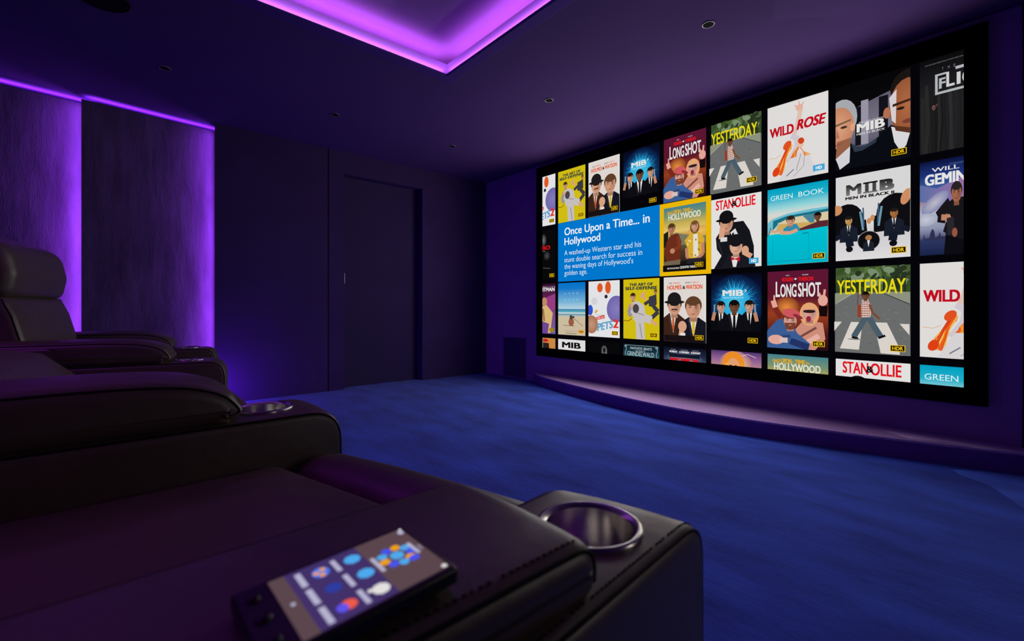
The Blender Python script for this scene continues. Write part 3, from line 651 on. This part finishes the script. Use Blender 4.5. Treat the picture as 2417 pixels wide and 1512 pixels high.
def p_mib2(t):
    t.grad(0, 0, 1, 1, [(0, rgb(214, 213, 213)), (.6, rgb(216, 214, 214)), (.7, rgb(206, 202, 204)), (1, rgb(222, 219, 220))])
    f = lambda u, v: rgb(*[18+110*max(0, min(1, (v-.10)/.14))]*3)
    t.text('M', .15, .365, .235, .125, f, .027); t.rect(.415, .115, .465, .232, rgb(66, 66, 68)); t.rect(.515, .115, .565, .232, rgb(66, 66, 68)); t.rect(.39, .110, .585, .128, INK); t.rect(.39, .220, .585, .237, rgb(110, 110, 112)); t.text('B', .61, .80, .235, .125, f, .05)
    t.text('MEN IN BLACK II', .14, .80, .285, .034, rgb(16, 14, 16), .03)
    for cx, cy, s, q in ((.19, .54, 1, 1), (.80, .51, 1.1, -1)):
        t.ell(cx+(-.02*q), cy, .23*s, .30*s, INK); t.poly([(cx-.24*s, cy), (cx+.24*s, cy), (cx+.26*s, cy+.17), (cx-.24*s, cy+.19)], INK)
        t.stroke([(cx+.16*q, cy-.10), (cx+.20*q, cy+.12)], .03, rgb(110, 150, 170)); t.stroke([(cx+.2*q, cy-.14), (cx+.21*q, cy+.08)], .02, rgb(60, 90, 120)); t.ell(cx+.28*q, cy+.02, .03, .05, rgb(200, 140, 90))
        t.suit(cx, cy+.045, .24, .2, rgb(24, 30, 44), WHT, INK); t.stroke([(cx, cy+.2), (cx+.02*q, cy+.30)], .11, rgb(20, 26, 40)); t.stroke([(cx-.1*q, cy+.16), (cx-.2*q, cy+.2)], .08, rgb(20, 26, 40)); t.ell(cx+.01*q, cy+.33, .05, .05, rgb(14, 14, 22))
        t.head(cx, cy-.01, .055, rgb(206, 160, 92) if q > 0 else rgb(180, 116, 66), rgb(30, 26, 24))
    t.ell(.02, .40, .08, .09, rgb(205, 140, 96), .5); t.ell(.95, .34, .06, .13, rgb(205, 140, 96), .3)
    t.ell(.47, .79, .155, .165, rgb(170, 168, 170)); t.ell(.47, .79, .147, .157, INK); t.suit(.47, .79, .14, .12, rgb(30, 34, 46), WHT); t.ell(.47, .755, .045, .045, rgb(170, 120, 70)); t.badge()
def p_hit(t):
    t.grad(0, 0, 1, 1, [(0, rgb(52, 14, 44)), (.3, rgb(96, 34, 84)), (.6, rgb(130, 70, 130)), (1, rgb(110, 90, 160))]); t.text('A FILM ABOUT A MAN', .2, 1.0, .065, .014, rgb(200, 190, 200)); t.text('HITMAN', .37, .975, .15, .075, rgb(226, 220, 220), .03)
    t.poly([(.5, .3), (1, .2), (1, .5), (.6, .6)], rgb(150, 60, 130)); t.poly([(.44, .46), (.64, .42), (.90, .58), (.80, .98), (.44, 1)], rgb(214, 180, 120)); t.stroke([(.5, .5), (.55, .75)], .08, rgb(160, 110, 80)); t.ell(.56, .36, .11, .13, rgb(190, 140, 96)); t.poly([(.44, .75), (.75, .80), (.7, 1), (.44, 1)], rgb(110, 70, 150)); t.badge()
def p_ram(t):
    t.rect(0, 0, 1, 1, rgb(9, 9, 11)); t.ell(.52, .20, .12, .18, rgb(110, 110, 114), rim=rgb(24, 24, 26)); t.ell(.66, .52, .14, .14, rgb(70, 70, 74), rim=rgb(9, 9, 11)); t.text('RAMBO', -.05, .80, .40, .085, rgb(200, 16, 24), .03); t.text('THE LAST ONE', .4, .6, .435, .018, rgb(150, 150, 150)); t.stroke([(.5, .76), (.8, .78)], .02, rgb(80, 80, 84)); t.badge()
def p_beach(t):
    t.grad(0, 0, 1, 1, [(0, rgb(0, 114, 200)), (.12, rgb(20, 120, 200)), (.35, rgb(110, 176, 214)), (.50, rgb(180, 208, 220)), (.505, rgb(60, 130, 170)), (.56, rgb(90, 170, 190)), (.58, rgb(226, 228, 224)), (.60, rgb(70, 150, 170)), (.64, rgb(190, 190, 180)), (.66, rgb(204, 188, 158)), (1, rgb(202, 186, 158))])
    for k, x in enumerate((.25, .40, .55, .70)):
        t.text('LAND'[k], x, x+.05, .22, .03, rgb(190, 220, 236)); t.text('SAND'[k], x, x+.05, .34, .03, rgb(190, 220, 236))
    t.stroke([(.2, .82), (.62, .825)], .012, rgb(70, 60, 50)); t.ell(.50, .75, .10, .12, rgb(150, 92, 66)); t.ell(.50, .66, .06, .06, rgb(74, 60, 56)); t.stroke([(.55, .66), (.92, .82)], .012, rgb(90, 70, 56)); t.stroke([(.45, .64), (.62, .66)], .05, rgb(70, 64, 62))
    t.stroke([(.25, .92), (.75, .925)], .008, rgb(130, 120, 104)); t.stroke([(.3, .965), (.7, .97)], .014, rgb(90, 84, 74)); t.badge('UHD')
def p_pets(t):
    t.rect(0, 0, 1, 1, rgb(226, 226, 228))                                 # plain coloured balls in place of the drawn animals
    t.ell(.90, .50, .30, .34, rgb(134, 124, 188), rim=rgb(110, 100, 170)); t.ell(.38, .12, .09, .12, rgb(222, 86, 34)); t.ell(.64, .12, .09, .16, rgb(222, 86, 34)); t.ell(.58, .28, .05, .05, rgb(40, 34, 48)); t.ell(.20, .36, .10, .10, rgb(212, 208, 216)); t.ell(.06, .52, .09, .14, rgb(50, 80, 200)); t.ell(.10, .78, .22, .24, rgb(196, 150, 120), rim=rgb(168, 112, 84)); t.stroke([(.22, .57), (.30, .52)], .05, rgb(214, 160, 40))
    t.text('THE SECRET', .27, .52, .62, .018, rgb(90, 90, 110)); t.poly([(.26, .65), (.53, .605), (.54, .665), (.27, .70)], rgb(216, 52, 52)); t.text('LIFE OF', .29, .51, .685, .028, WHT, .02, slope=-.12)
    t.text('PETS', .30, .80, .90, .135, rgb(96, 160, 200), .03, slope=-.14); t.text('2', .80, .97, .83, .15, rgb(222, 50, 44), .03); t.badge()
def p_holly(t, wide=False):
    t.grad(0, 0, 1, 1, [(0, rgb(66, 128, 140)), (.14, rgb(118, 146, 110)), (.26, rgb(196, 172, 84)), (.38, rgb(226, 196, 112)), (.44, rgb(200, 150, 70)), (.5, rgb(110, 104, 74)), (.7, rgb(70, 54, 36)), (.82, rgb(56, 42, 30)), (.86, rgb(24, 20, 18)), (1, rgb(14, 12, 12))])
    yl = rgb(226, 168, 22)
    t.text('ONCE', .09, .22, .105, .042, yl, .03); t.text('UPON', .235, .42, .11, .062, yl, .03); t.text('A', .435, .455, .10, .03, yl, .02); t.text('TIME', .47, .64, .11, .06, yl, .03); t.text('IN...', .655, .73, .10, .03, yl, .02)
    t.text('HOLLYWOOD', .115, .885, .20, .092, rgb(228, 224, 206), .02)
    t.poly([(0, .5), (.3, .40), (.6, .46), (1, .38), (1, .6), (0, .6)], rgb(120, 120, 96)); t.ell(.86, .42, .28, .12, rgb(236, 190, 90), rim=rgb(210, 160, 80))
    t.poly([(0, .40), (.12, .36), (.10, .6), (0, .62)], rgb(26, 26, 26))
    t.poly([(.08, .52), (.20, .42), (.36, .42), (.44, .54), (.40, .86), (.10, .86), (.02, .70)], rgb(108, 44, 26)); t.stroke([(.36, .46), (.40, .62), (.22, .68)], .08, rgb(126, 56, 32)); t.ell(.22, .68, .06, .06, SKIN2); t.poly([(.02, .84), (.42, .82), (.40, .92), (0, .92)], rgb(112, 98, 78))
    t.head(.20, .33, .088, SKIN2, rgb(84, 56, 28))
    t.poly([(.52, .54), (.66, .44), (.86, .44), (.97, .54), (.96, .70), (.88, .84), (.60, .84), (.58, .66)], rgb(214, 170, 48)); t.poly([(.72, .46), (.82, .46), (.84, .80), (.72, .80)], rgb(224, 220, 210)); random.seed(2)
    for k in range(16): t.ell(.56+random.random()*.38, .50+random.random()*.28, .02, .02, random.choice((rgb(240, 214, 120), rgb(176, 110, 30), rgb(224, 222, 200))), 0, 7)
    t.stroke([(.94, .60), (.95, .76), (.80, .84)], .07, SKIN2); t.stroke([(.57, .66), (.58, .80), (.70, .86)], .07, SKIN2); t.poly([(.58, .82), (.92, .82), (.90, .93), (.58, .93)], rgb(36, 34, 40)); t.head(.76, .335, .085, SKIN, rgb(118, 76, 40), long=True)
    t.rect(0, .90, 1, 1, rgb(16, 13, 12)); t.text('THE 9TH FILM FROM', .10, .40, .965, .026, WHT, .01); t.text('QUENTIN TARAN', .42, .80, .962, .036, WHT, .02); t.badge()
def p_orange(t):
    t.rect(0, 0, 1, 1, rgb(190, 120, 56)); t.rect(.66, 0, 1, 1, rgb(202, 134, 66)); t.poly([(.5, .1), (.74, .1), (.76, .3), (.5, .3)], rgb(40, 30, 26)); t.ell(.6, .05, .12, .04, rgb(205, 30, 36)); t.rect(.40, .0, .50, .3, rgb(110, 140, 110))
def p_mibw(t):
    t.rect(0, 0, 1, 1, rgb(222, 220, 220)); t.text('MIB', .15, .84, .163, .112, rgb(14, 12, 14), .027)
def p_figure(t):
    t.rect(0, 0, 1, 1, rgb(8, 8, 10)); t.ell(.52, .13, .09, .10, rgb(120, 122, 124), rim=rgb(60, 60, 64)); t.poly([(.44, .12), (.60, .12), (.63, .3), (.42, .3)], rgb(100, 100, 106)); t.ell(.52, .145, .045, .07, rgb(30, 30, 34))
def p_beasts(t):
    t.grad(0, 0, 1, .25, [(0, rgb(10, 18, 26)), (.4, rgb(22, 48, 62)), (1, rgb(44, 92, 108))]); g = rgb(176, 200, 204)
    t.stroke([(.04, .02), (.96, .02)], .012, rgb(130, 156, 164))
    for x in (.07, .93): t.stroke([(x, .02), (x+.02, .09), (x-.015, .15), (x+.01, .2)], .02, rgb(120, 150, 160)); t.ell(x, .04, .04, .03, rgb(110, 140, 150))
    t.text('FANTASTIC BEASTS', .20, .80, .085, .038, g, .01); t.text('THE CRIMES OF', .34, .62, .118, .02, g); t.text('GRINDELWALD', .12, .86, .195, .072, g, .005)
def p_kid(t):
    t.grad(0, 0, 1, .25, [(0, rgb(10, 12, 26)), (.5, rgb(30, 38, 66)), (1, rgb(70, 80, 110))]); t.ell(.5, .18, .45, .16, rgb(130, 140, 160), rim=rgb(50, 58, 88))
    for a, b, s in ((.14, .34, 'MURRAY'), (.38, .62, 'CORNISH'), (.66, .88, 'STEWART')): t.text(s, a, b, .085, .03, rgb(226, 226, 230), .03); t.text(s[:4], a+.04, b-.04, .045, .014, rgb(160, 160, 170))
    t.rect(.14, .10, .86, .155, rgb(20, 24, 40)); t.text('KID', .16, .84, .235, .07, rgb(206, 22, 36), .06)
def p_blond(t):
    t.grad(0, 0, 1, .25, [(0, rgb(76, 50, 110)), (.5, rgb(150, 100, 150)), (1, rgb(190, 140, 130))]); t.ell(.5, .20, .34, .30, rgb(250, 220, 120), rim=rgb(170, 110, 140)); t.ell(.46, .18, .22, .26, rgb(235, 140, 40)); t.ell(.46, .22, .13, .18, rgb(226, 160, 110)); t.ell(.41, .2, .02, .012, rgb(90, 40, 30)); t.ell(.51, .2, .02, .012, rgb(90, 40, 30)); t.stroke([(.62, .06), (.74, .03), (.90, .07)], .012, rgb(220, 190, 220)); t.poly([(.2, .25), (.34, .16), (.4, .25)], rgb(240, 170, 60)); t.poly([(.55, .25), (.62, .16), (.78, .25)], rgb(240, 150, 50))
ROWS = [[(p_pets, 'white poster tile with coloured balls, cut at the top left of the screen'), (p_art, 'yellow poster tile with a kicking figure in white, top row'), (p_hol, 'white poster tile with a bowler hatted man, top row'), (p_mib3, 'black poster tile with a blue burst, top row'), (p_long, 'maroon poster tile with a laughing couple, top row'), (p_yes, 'poster tile of a walker on a crossing, top row'), (p_rose, 'white poster tile with red italic lettering, top row'), (p_mib, 'dark poster tile with two large heads'), (p_flic, 'dark grey poster tile with boxed letters, top right')],
        [(p_ram, 'black poster tile with red letters, cut at the left edge'), None, None, None, (p_stan, 'white poster tile with two men in bowler hats'), (p_green, 'turquoise poster tile with a car'), (p_mib2, 'white poster tile with two seated figures in black'), (p_gem, 'blue poster tile with a man in black, cut at the right')],
        [(p_hit, 'purple poster tile cut at the left edge'), (p_beach, 'poster tile of a beach under blue sky'), (p_pets, 'white poster tile with coloured balls and blue letters, third row'), (p_art, 'yellow poster tile with a kicking figure in white, third row'), (p_hol, 'white poster tile with a bowler hatted man, third row'), (p_mib3, 'black poster tile with a blue burst, third row'), (p_long, 'maroon poster tile with a laughing couple, third row'), (p_yes, 'poster tile of a walker on a crossing, third row'), (p_rose, 'white poster tile with the word WILD, third row right')],
        [(p_orange, 'orange poster strip at the bottom left'), (p_mibw, 'white poster strip with three black letters'), (p_figure, 'black poster strip with a small grey figure'), (p_beasts, 'dark teal poster strip with ornate lettering'), (p_kid, 'navy poster strip with red letters'), (p_blond, 'purple poster strip with an orange haired figure'), (p_holly, 'teal and yellow poster strip with white lettering'), (p_stan, 'white poster strip with red lettering'), (p_green, 'turquoise poster strip at the bottom right')]]
for j, row in enumerate(ROWS):
    cols = [-1, 0, 1, 2, 3, 4, 5, 6, 7] if j != 1 else [-1, 0, 1, 2, 4, 5, 6, 7]
    for i, e in zip(cols, row):
        if not e: continue
        t = Tile(U0+i*TP, Z1-j*ROWP); fn, lab = e
        fn(t); t.build('poster_tile', pic, lab)
# highlighted poster with its yellow border, and the blue caption panel
t = Tile(-2.156, 1.7095, 0.449, 0.6145); t.rect(0, 0, 1, 1, rgb(232, 182, 6)); t.build('highlight_border', pic, 'yellow border round the highlighted poster')
t = Tile(U0+3*TP, Z1-ROWP); t.layer = 3; p_holly(t); t.build('poster_tile', pic, 'highlighted poster tile with two men, framed in yellow')
t = Tile(-3.353, 1.7115, 1.197, 0.6135); t.rect(0, 0, 1, 1, rgb(0, 118, 204))
for st, x0, x1, zb, cap, b in (('Once Upon a Time... in', -3.263, -2.254, 1.575, .078, .012), ('Hollywood', -3.263, -2.796, 1.474, .075, .012), ('A washed-up Western star and his', -3.263, -2.34, 1.369, .0505, 0), ('stunt double search for success in', -3.263, -2.329, 1.296, .0505, 0), ("the waning days of Hollywood's", -3.263, -2.423, 1.228, .0505, 0), ('golden age.', -3.263, -2.956, 1.161, .0505, 0)):
    t.text(st, (x0+3.353)/1.197, (x1+3.353)/1.197, (1.7115-zb)/.6135, cap/.6135, rgb(236, 240, 244) if b else rgb(214, 228, 240), b)
t.build('caption_panel', pic, 'blue caption panel with white writing')
# ------------------------------------------------------------------ recliners
def rotframe(O, deg):
    a = math.radians(deg); ev = Vector((-math.sin(a), math.cos(a), 0)); eu = Vector((math.cos(a), math.sin(a), 0)); o = Vector((O[0], O[1], 0))
    return lambda u, v, z: o+eu*u+ev*v+Vector((0, 0, z))
def skewframe(O, ev, eu):
    o = Vector((O[0], O[1], 0)); ev = Vector((*ev, 0)).normalized(); eu = Vector((*eu, 0)).normalized()
    return lambda u, v, z: o+eu*u+ev*v+Vector((0, 0, z))
def stitches(path, L=0.0042, gap=0.0028, r=0.0009):
    bm = bmesh.new(); pts = [Vector(p) for p in path]; acc = 0; segs = []
    for a, b in zip(pts, pts[1:]):
        d = (b-a).length; t = 0
        while t < d:
            if acc <= 0:
                s = a.lerp(b, t/d); e = a.lerp(b, min(1, (t+L)/d)); segs.append((s, e)); acc = L+gap
            step = 0.0015; t += step; acc -= step
    for s, e in segs:
        if (e-s).length > 0.002: tube([s, e], r, 5, bm)
    return bm
def boolean_hole(o, c, r, depth):
    cut = bpy.data.objects.new('cut', bpy.data.meshes.new('cut')); COL.objects.link(cut)
    bm = lathe([(0, -depth), (r, -depth), (r, 0.05), (0, 0.05)], c, 48); bmesh.ops.recalc_face_normals(bm, faces=bm.faces[:]); bm.to_mesh(cut.data); bm.free()
    m = o.modifiers.new('b', 'BOOLEAN'); m.object = cut; m.operation = 'DIFFERENCE'; m.solver = 'EXACT'
    bpy.context.view_layer.update()
    dg = bpy.context.evaluated_depsgraph_get(); me = bpy.data.meshes.new_from_object(o.evaluated_get(dg))
    o.modifiers.clear(); old = o.data; o.data = me; bpy.data.meshes.remove(old); bpy.data.objects.remove(cut)
    for p in o.data.polygons: p.use_smooth = True
    flat_shade_sharp(o, 50)
def make_arm(parent, MC, MP, wc, wp, zc, front, cup_v, pad_front, zpad, cup_r, pad_r=0.022, fr=0.075, crown=0.012, stitch=False, back=-0.62, near=1, cup_u=0.0, soft=True):
    """armrest: console body with a cup holder in front and a raised pad behind"""
    pc = densify(rpoly([(back, 0.03, .02), (back, zc, .03), (front, zc, fr), (front+.004, 0.03, .02)]))
    body = obj('armrest', loft(pc, wc, 0.016, MC, crown=0.004, zmid=zc-.08, bulge=0.004), M_LEATHER, parent)
    c = MC(cup_u, cup_v, zc+0.003)
    boolean_hole(body, c, cup_r*.90, 0.085)
    cup = obj('cup_holder', lathe([(cup_r*.84, 0.0), (cup_r*.93, .005), (cup_r*1.0, .004), (cup_r*1.02, -.002), (cup_r*.90, -.004), (cup_r*.88, -.08), (0, -.08), (0, -.077), (cup_r*.82, -.077), (cup_r*.84, 0.0)], c, 56), M_STEEL, body)
    tag(cup, 'round steel cup holder')
    zb = zc-0.004
    if soft:
        ns = spline([(pad_front-.34, zpad), (pad_front-.24, zpad), (pad_front-.155, zpad-.003), (pad_front-.085, zpad-.012), (pad_front-.03, zpad-.033), (pad_front-.001, zpad-.064), (pad_front-.002, zb+.018), (pad_front-.026, zb)], 6)
        pp = rpoly([(back, zb, .03), (back, zpad, .03), (ns[0][0]-.02, zpad), (ns[-1][0]-.02, zb)])
        pp = pp[:-1]+ns+pp[-1:]
    else: pp = rpoly([(back, zb, .024), (back, zpad, .024), (pad_front-.004, zpad, .03), (pad_front, zb, .024)])
    pp = densify(pp, .02)
    pad = obj('arm_pad', loft(pp, wp, pad_r, MP, crown=crown, zmid=(zb+zpad)/2, bulge=0.008), M_LEATHER, body)
    def edge_path(poly, side, w_, r_, d, M, v0, zmin, lift=0.0, cr=0):
        h = w_/2; a = math.radians(d); u = side*(h-r_*(1-math.cos(a))); P = inset(poly, r_*(1-math.sin(a))-lift); out = []
        for (v, z), (ov, oz) in zip(P, poly):
            if ov > v0 and oz > zmin: out.append(M(u, v, z+cr*(1-(abs(u)/h)**2)))
        return out
    for nm, poly, w_, r_, M, zmin, cr, par in (('piping', pc, wc, 0.016, MC, 0.06, .004, body), ('piping', pp, wp, pad_r, MP, zb+.012, crown, body)):
        for s in (-1, 1): obj(nm, tube(edge_path(poly, s, w_, r_, 42, M, back+.06, zmin, 0.0004, cr), 0.0022, 6), M_SEAM, par)
        if stitch:
            obj('stitching', stitches(edge_path(poly, near, w_, r_, 78, M, back+.06, zmin, 0.0006, cr)), M_SEAM, par)
    return body
def make_seat(parent, quad, z0, z1, seam_at=0.78, r=0.05, crown=0.02):
    """seat cushion with a separate front bolster, on a base, with the folded footrest in front"""
    f = bilin(quad); s_ = seam_at
    qs = [quad[0], quad[1], f(1, s_-.004), f(0, s_-.004)]; qb = [f(0, s_+.004), f(1, s_+.004), quad[2], quad[3]]
    seat = obj('seat_cushion', soft_box(qs, z0, z1-.006, r*.55, crown*.6, dip=lambda s, t: -.018*math.sin(PI*s)*math.sin(PI*min(1, t*1.05))), M_LEATHER, parent)
    bol = obj('seat_bolster', soft_box(qb, z0, z1, r, crown*.5), M_LEATHER, parent)
    qf = [f(.01, .55), f(.99, .55), f(.99, .975), f(.01, .975)]
    obj('footrest', soft_box(qf, 0.07, z0+.02, .03, 0), M_LEATHER, parent)
    qd = [f(.03, .02), f(.97, .02), f(.97, .93), f(.03, .93)]
    obj('base', soft_box(qd, 0.0, 0.10, .01, 0, n=2), M_DARK, parent)
    return seat
def make_back(parent, M, wd, lower, upper, piping=True):
    lw = densify(lower, .025); b = obj('backrest', loft(lw, wd, .03, M, bulge=.006, shape=lambda s, v, z: (v+.018*(1-s*s)*0, z)), M_LEATHER, parent)
    if piping:
        for s in (-1, 1):
            P = inset(lw, .03*(1-math.sin(math.radians(40)))); u = s*(wd/2-.03*(1-math.cos(math.radians(40))))
            pts = [M(u, v, z) for (v, z) in P][: max(3, len(P)//2)]
            obj('piping', tube(pts, .0028, 6), M_SEAM, b)
    if upper: obj('headrest', loft(densify(upper, .02), wd*.985, .045, M, bulge=.012), M_LEATHER, parent)
    return b
GR = 'leather recliners in one curved row'
# --- nearest recliner: both arms visible, its seat running across the foreground
A_ = tag(empty('cinema_recliner', (-0.76, 0.05, 0)), 'black leather recliner nearest the camera, a lit remote lying on its arm', 'recliner', GR)
make_seat(A_, [(-1.05, -0.42), (-0.44, -0.36), (-0.455, 0.575), (-1.052, 0.397)], 0.10, 0.512, seam_at=0.84, r=.055, crown=.02)
make_arm(A_, skewframe((-0.360, 0.515), (-.10, .995), (.966, .235)), skewframe((-0.356, 0.30), (-.012, 1), (1, .03)), 0.194, 0.205, 0.58, 0.0, -0.112, 0.022, 0.628, 0.059, pad_r=0.017, fr=0.05, crown=.005, stitch=True, back=-.95, cup_u=.012, soft=False)
make_arm(A_, rotframe((-1.153, 0.396), 0.5), rotframe((-1.153, 0.20), 0.5), 0.196, 0.20, 0.60, 0.0, -0.145, -0.005, 0.694, 0.062, pad_r=.026, back=-.85)
make_back(A_, rotframe((-0.76, -0.42), 8), .58, [(.02, .42), (-.02, .70), (-.10, .88), (-.30, .88), (-.26, .42)], [(-.10, .885), (-.09, .98), (-.13, 1.10), (-.24, 1.14), (-.33, 1.08), (-.32, .885)])
# --- two armless recliners in the middle
for (x0, x1, ang, lab) in ((-1.862, -1.268, 0, 'armless black leather recliner hidden behind the nearer arm with the steel cup holder'), (-2.462, -1.868, -4, 'reclined armless black leather recliner beside the far pair of arms')):
    R = tag(empty('cinema_recliner', ((x0+x1)/2, 0.05, 0)), lab, 'recliner', GR)
    make_seat(R, [(x0, -0.40), (x1, -0.40), (x1, 0.384), (x0, 0.384)], 0.10, 0.488, seam_at=0.80)
    make_back(R, rotframe(((x0+x1)/2, -0.135), ang), .575, [(.05, .505), (0.0, .575), (-.09, .66), (-.22, .685), (-.50, .70), (-.80, .84), (-.84, .74), (-.5, .56), (-.2, .50)], None, False)
# --- far recliner with its upright back
C_ = tag(empty('cinema_recliner', (-2.94, 0.05, 0)), 'black leather recliner furthest left with upright back and headrest in view', 'recliner', GR)
make_seat(C_, [(-3.26, -0.28), (-2.74, -0.42), (-2.665, 0.40), (-3.17, 0.47)], 0.10, 0.47, seam_at=0.80)
make_arm(C_, rotframe((-2.575, 0.405), -12), rotframe((-2.616, 0.212), -12), 0.19, 0.195, 0.583, 0.0, -0.145, -0.01, 0.682, 0.060, pad_r=.026, back=-.70)
make_arm(C_, rotframe((-3.30, 0.47), -13), rotframe((-3.345, 0.275), -13), 0.19, 0.195, 0.588, 0.0, -0.145, -0.01, 0.686, 0.060, pad_r=.026, back=-.80)
make_back(C_, rotframe((-2.965, -0.215), -16), .52, [(.02, .46), (.005, .60), (0.0, .69), (-.028, .80), (-.06, .872), (-.24, .88), (-.20, .46)],
          rpoly([(-.050, .868, .05), (-.030, .97, .09), (-.055, 1.09, .10), (-.20, 1.145, .07), (-.33, 1.185, .06), (-.34, 1.05, .06), (-.26, .868, .05)], 6))
# ------------------------------------------------------------------ remote on the near arm
rt = tag(empty('remote_control', (-0.307, 0.11, 0.634)), 'black touchscreen remote lying lit up on the nearest leather arm', 'remote control')
up = Vector((-.10, .995, 0)).normalized(); rg = Vector((.999, .02, 0)).normalized(); c0 = Vector((-0.309, 0.129, 0.6345))
def RM(u, v, z): return c0+rg*u+up*v+Vector((0, 0, z))
bm = soft_box([tuple(RM(-.0415, -.073, 0)[:2]), tuple(RM(.0415, -.073, 0)[:2]), tuple(RM(.0415, .056, 0)[:2]), tuple(RM(-.0415, .056, 0)[:2])], .6345, .6465, .003, 0, n=3)
obj('body', bm, M_DARK, rt)
T = Tile(0, 0, 1, 1); T.cl = (0, 1, 0, 1); A = 0.72
br, vi = rgb(92, 70, 78), rgb(66, 48, 104)
T.rect(0, 0, 1, 1, br); T.rect(0, .40, 1, .90, vi)
lb, db, og, tx = rgb(78, 168, 236), rgb(70, 84, 236), rgb(236, 160, 20), rgb(180, 176, 206)
for k in range(9):
    a = k*2*PI/9; T.ell(.46+.15*math.cos(a), .21+.15*math.sin(a)*A, .055, .05, (lb, db, og)[k % 3], a)
T.ell(.46, .21, .075, .07, lb); T.ell(.62, .13, .05, .06, db)
T.rect(.33, .055, .58, .085, tx); T.rect(.44, .015, .54, .035, rgb(140, 130, 150)); T.rect(.33, .355, .62, .385, tx); T.ell(.08, .03, .045, .035, tx); T.ell(.02, .01, .02, .02, WHT); T.ell(.96, .03, .03, .03, WHT)
for i, (cx, rc) in enumerate(((.20, lb), (.52, lb), (.84, WHT))):
    T.ell(cx, .475, .085, .085, rc, .3, 8); T.rect(cx-.12, .575, cx+.11, .61, tx)
T.stroke([(.82, .5), (.80, .555)], .05, WHT)
T.ell(.20, .70, .09, .08, rgb(70, 120, 240)); T.ell(.16, .68, .03, .03, og); T.ell(.25, .70, .03, .03, og); T.ell(.19, .73, .03, .03, og)
T.ell(.52, .70, .075, .075, rgb(44, 60, 160)); T.ell(.84, .69, .07, .07, rgb(236, 90, 70)); T.ell(.85, .735, .06, .05, rgb(96, 84, 236))
for cx in (.20, .52, .84): T.rect(cx-.13, .81, cx+.13, .85, tx)
T.ell(.50, .945, .025, .02, tx)
T.build('touch_screen', rt, 'lit purple touch screen with app icons', mapping=lambda u, v, l: RM(-.0365+.073*u, .0515-.103*v, .0123+l*.000012))
for u, v, wd in ((-.024, -.063, .004), (0, -.063, .005), (.024, -.063, .004)):
    c = RM(u, v, .012)
    obj('button', lathe([(0, .0022), (wd*.8, .002), (wd, .0008), (wd, -.001)], c, 20), M_DARK, rt)
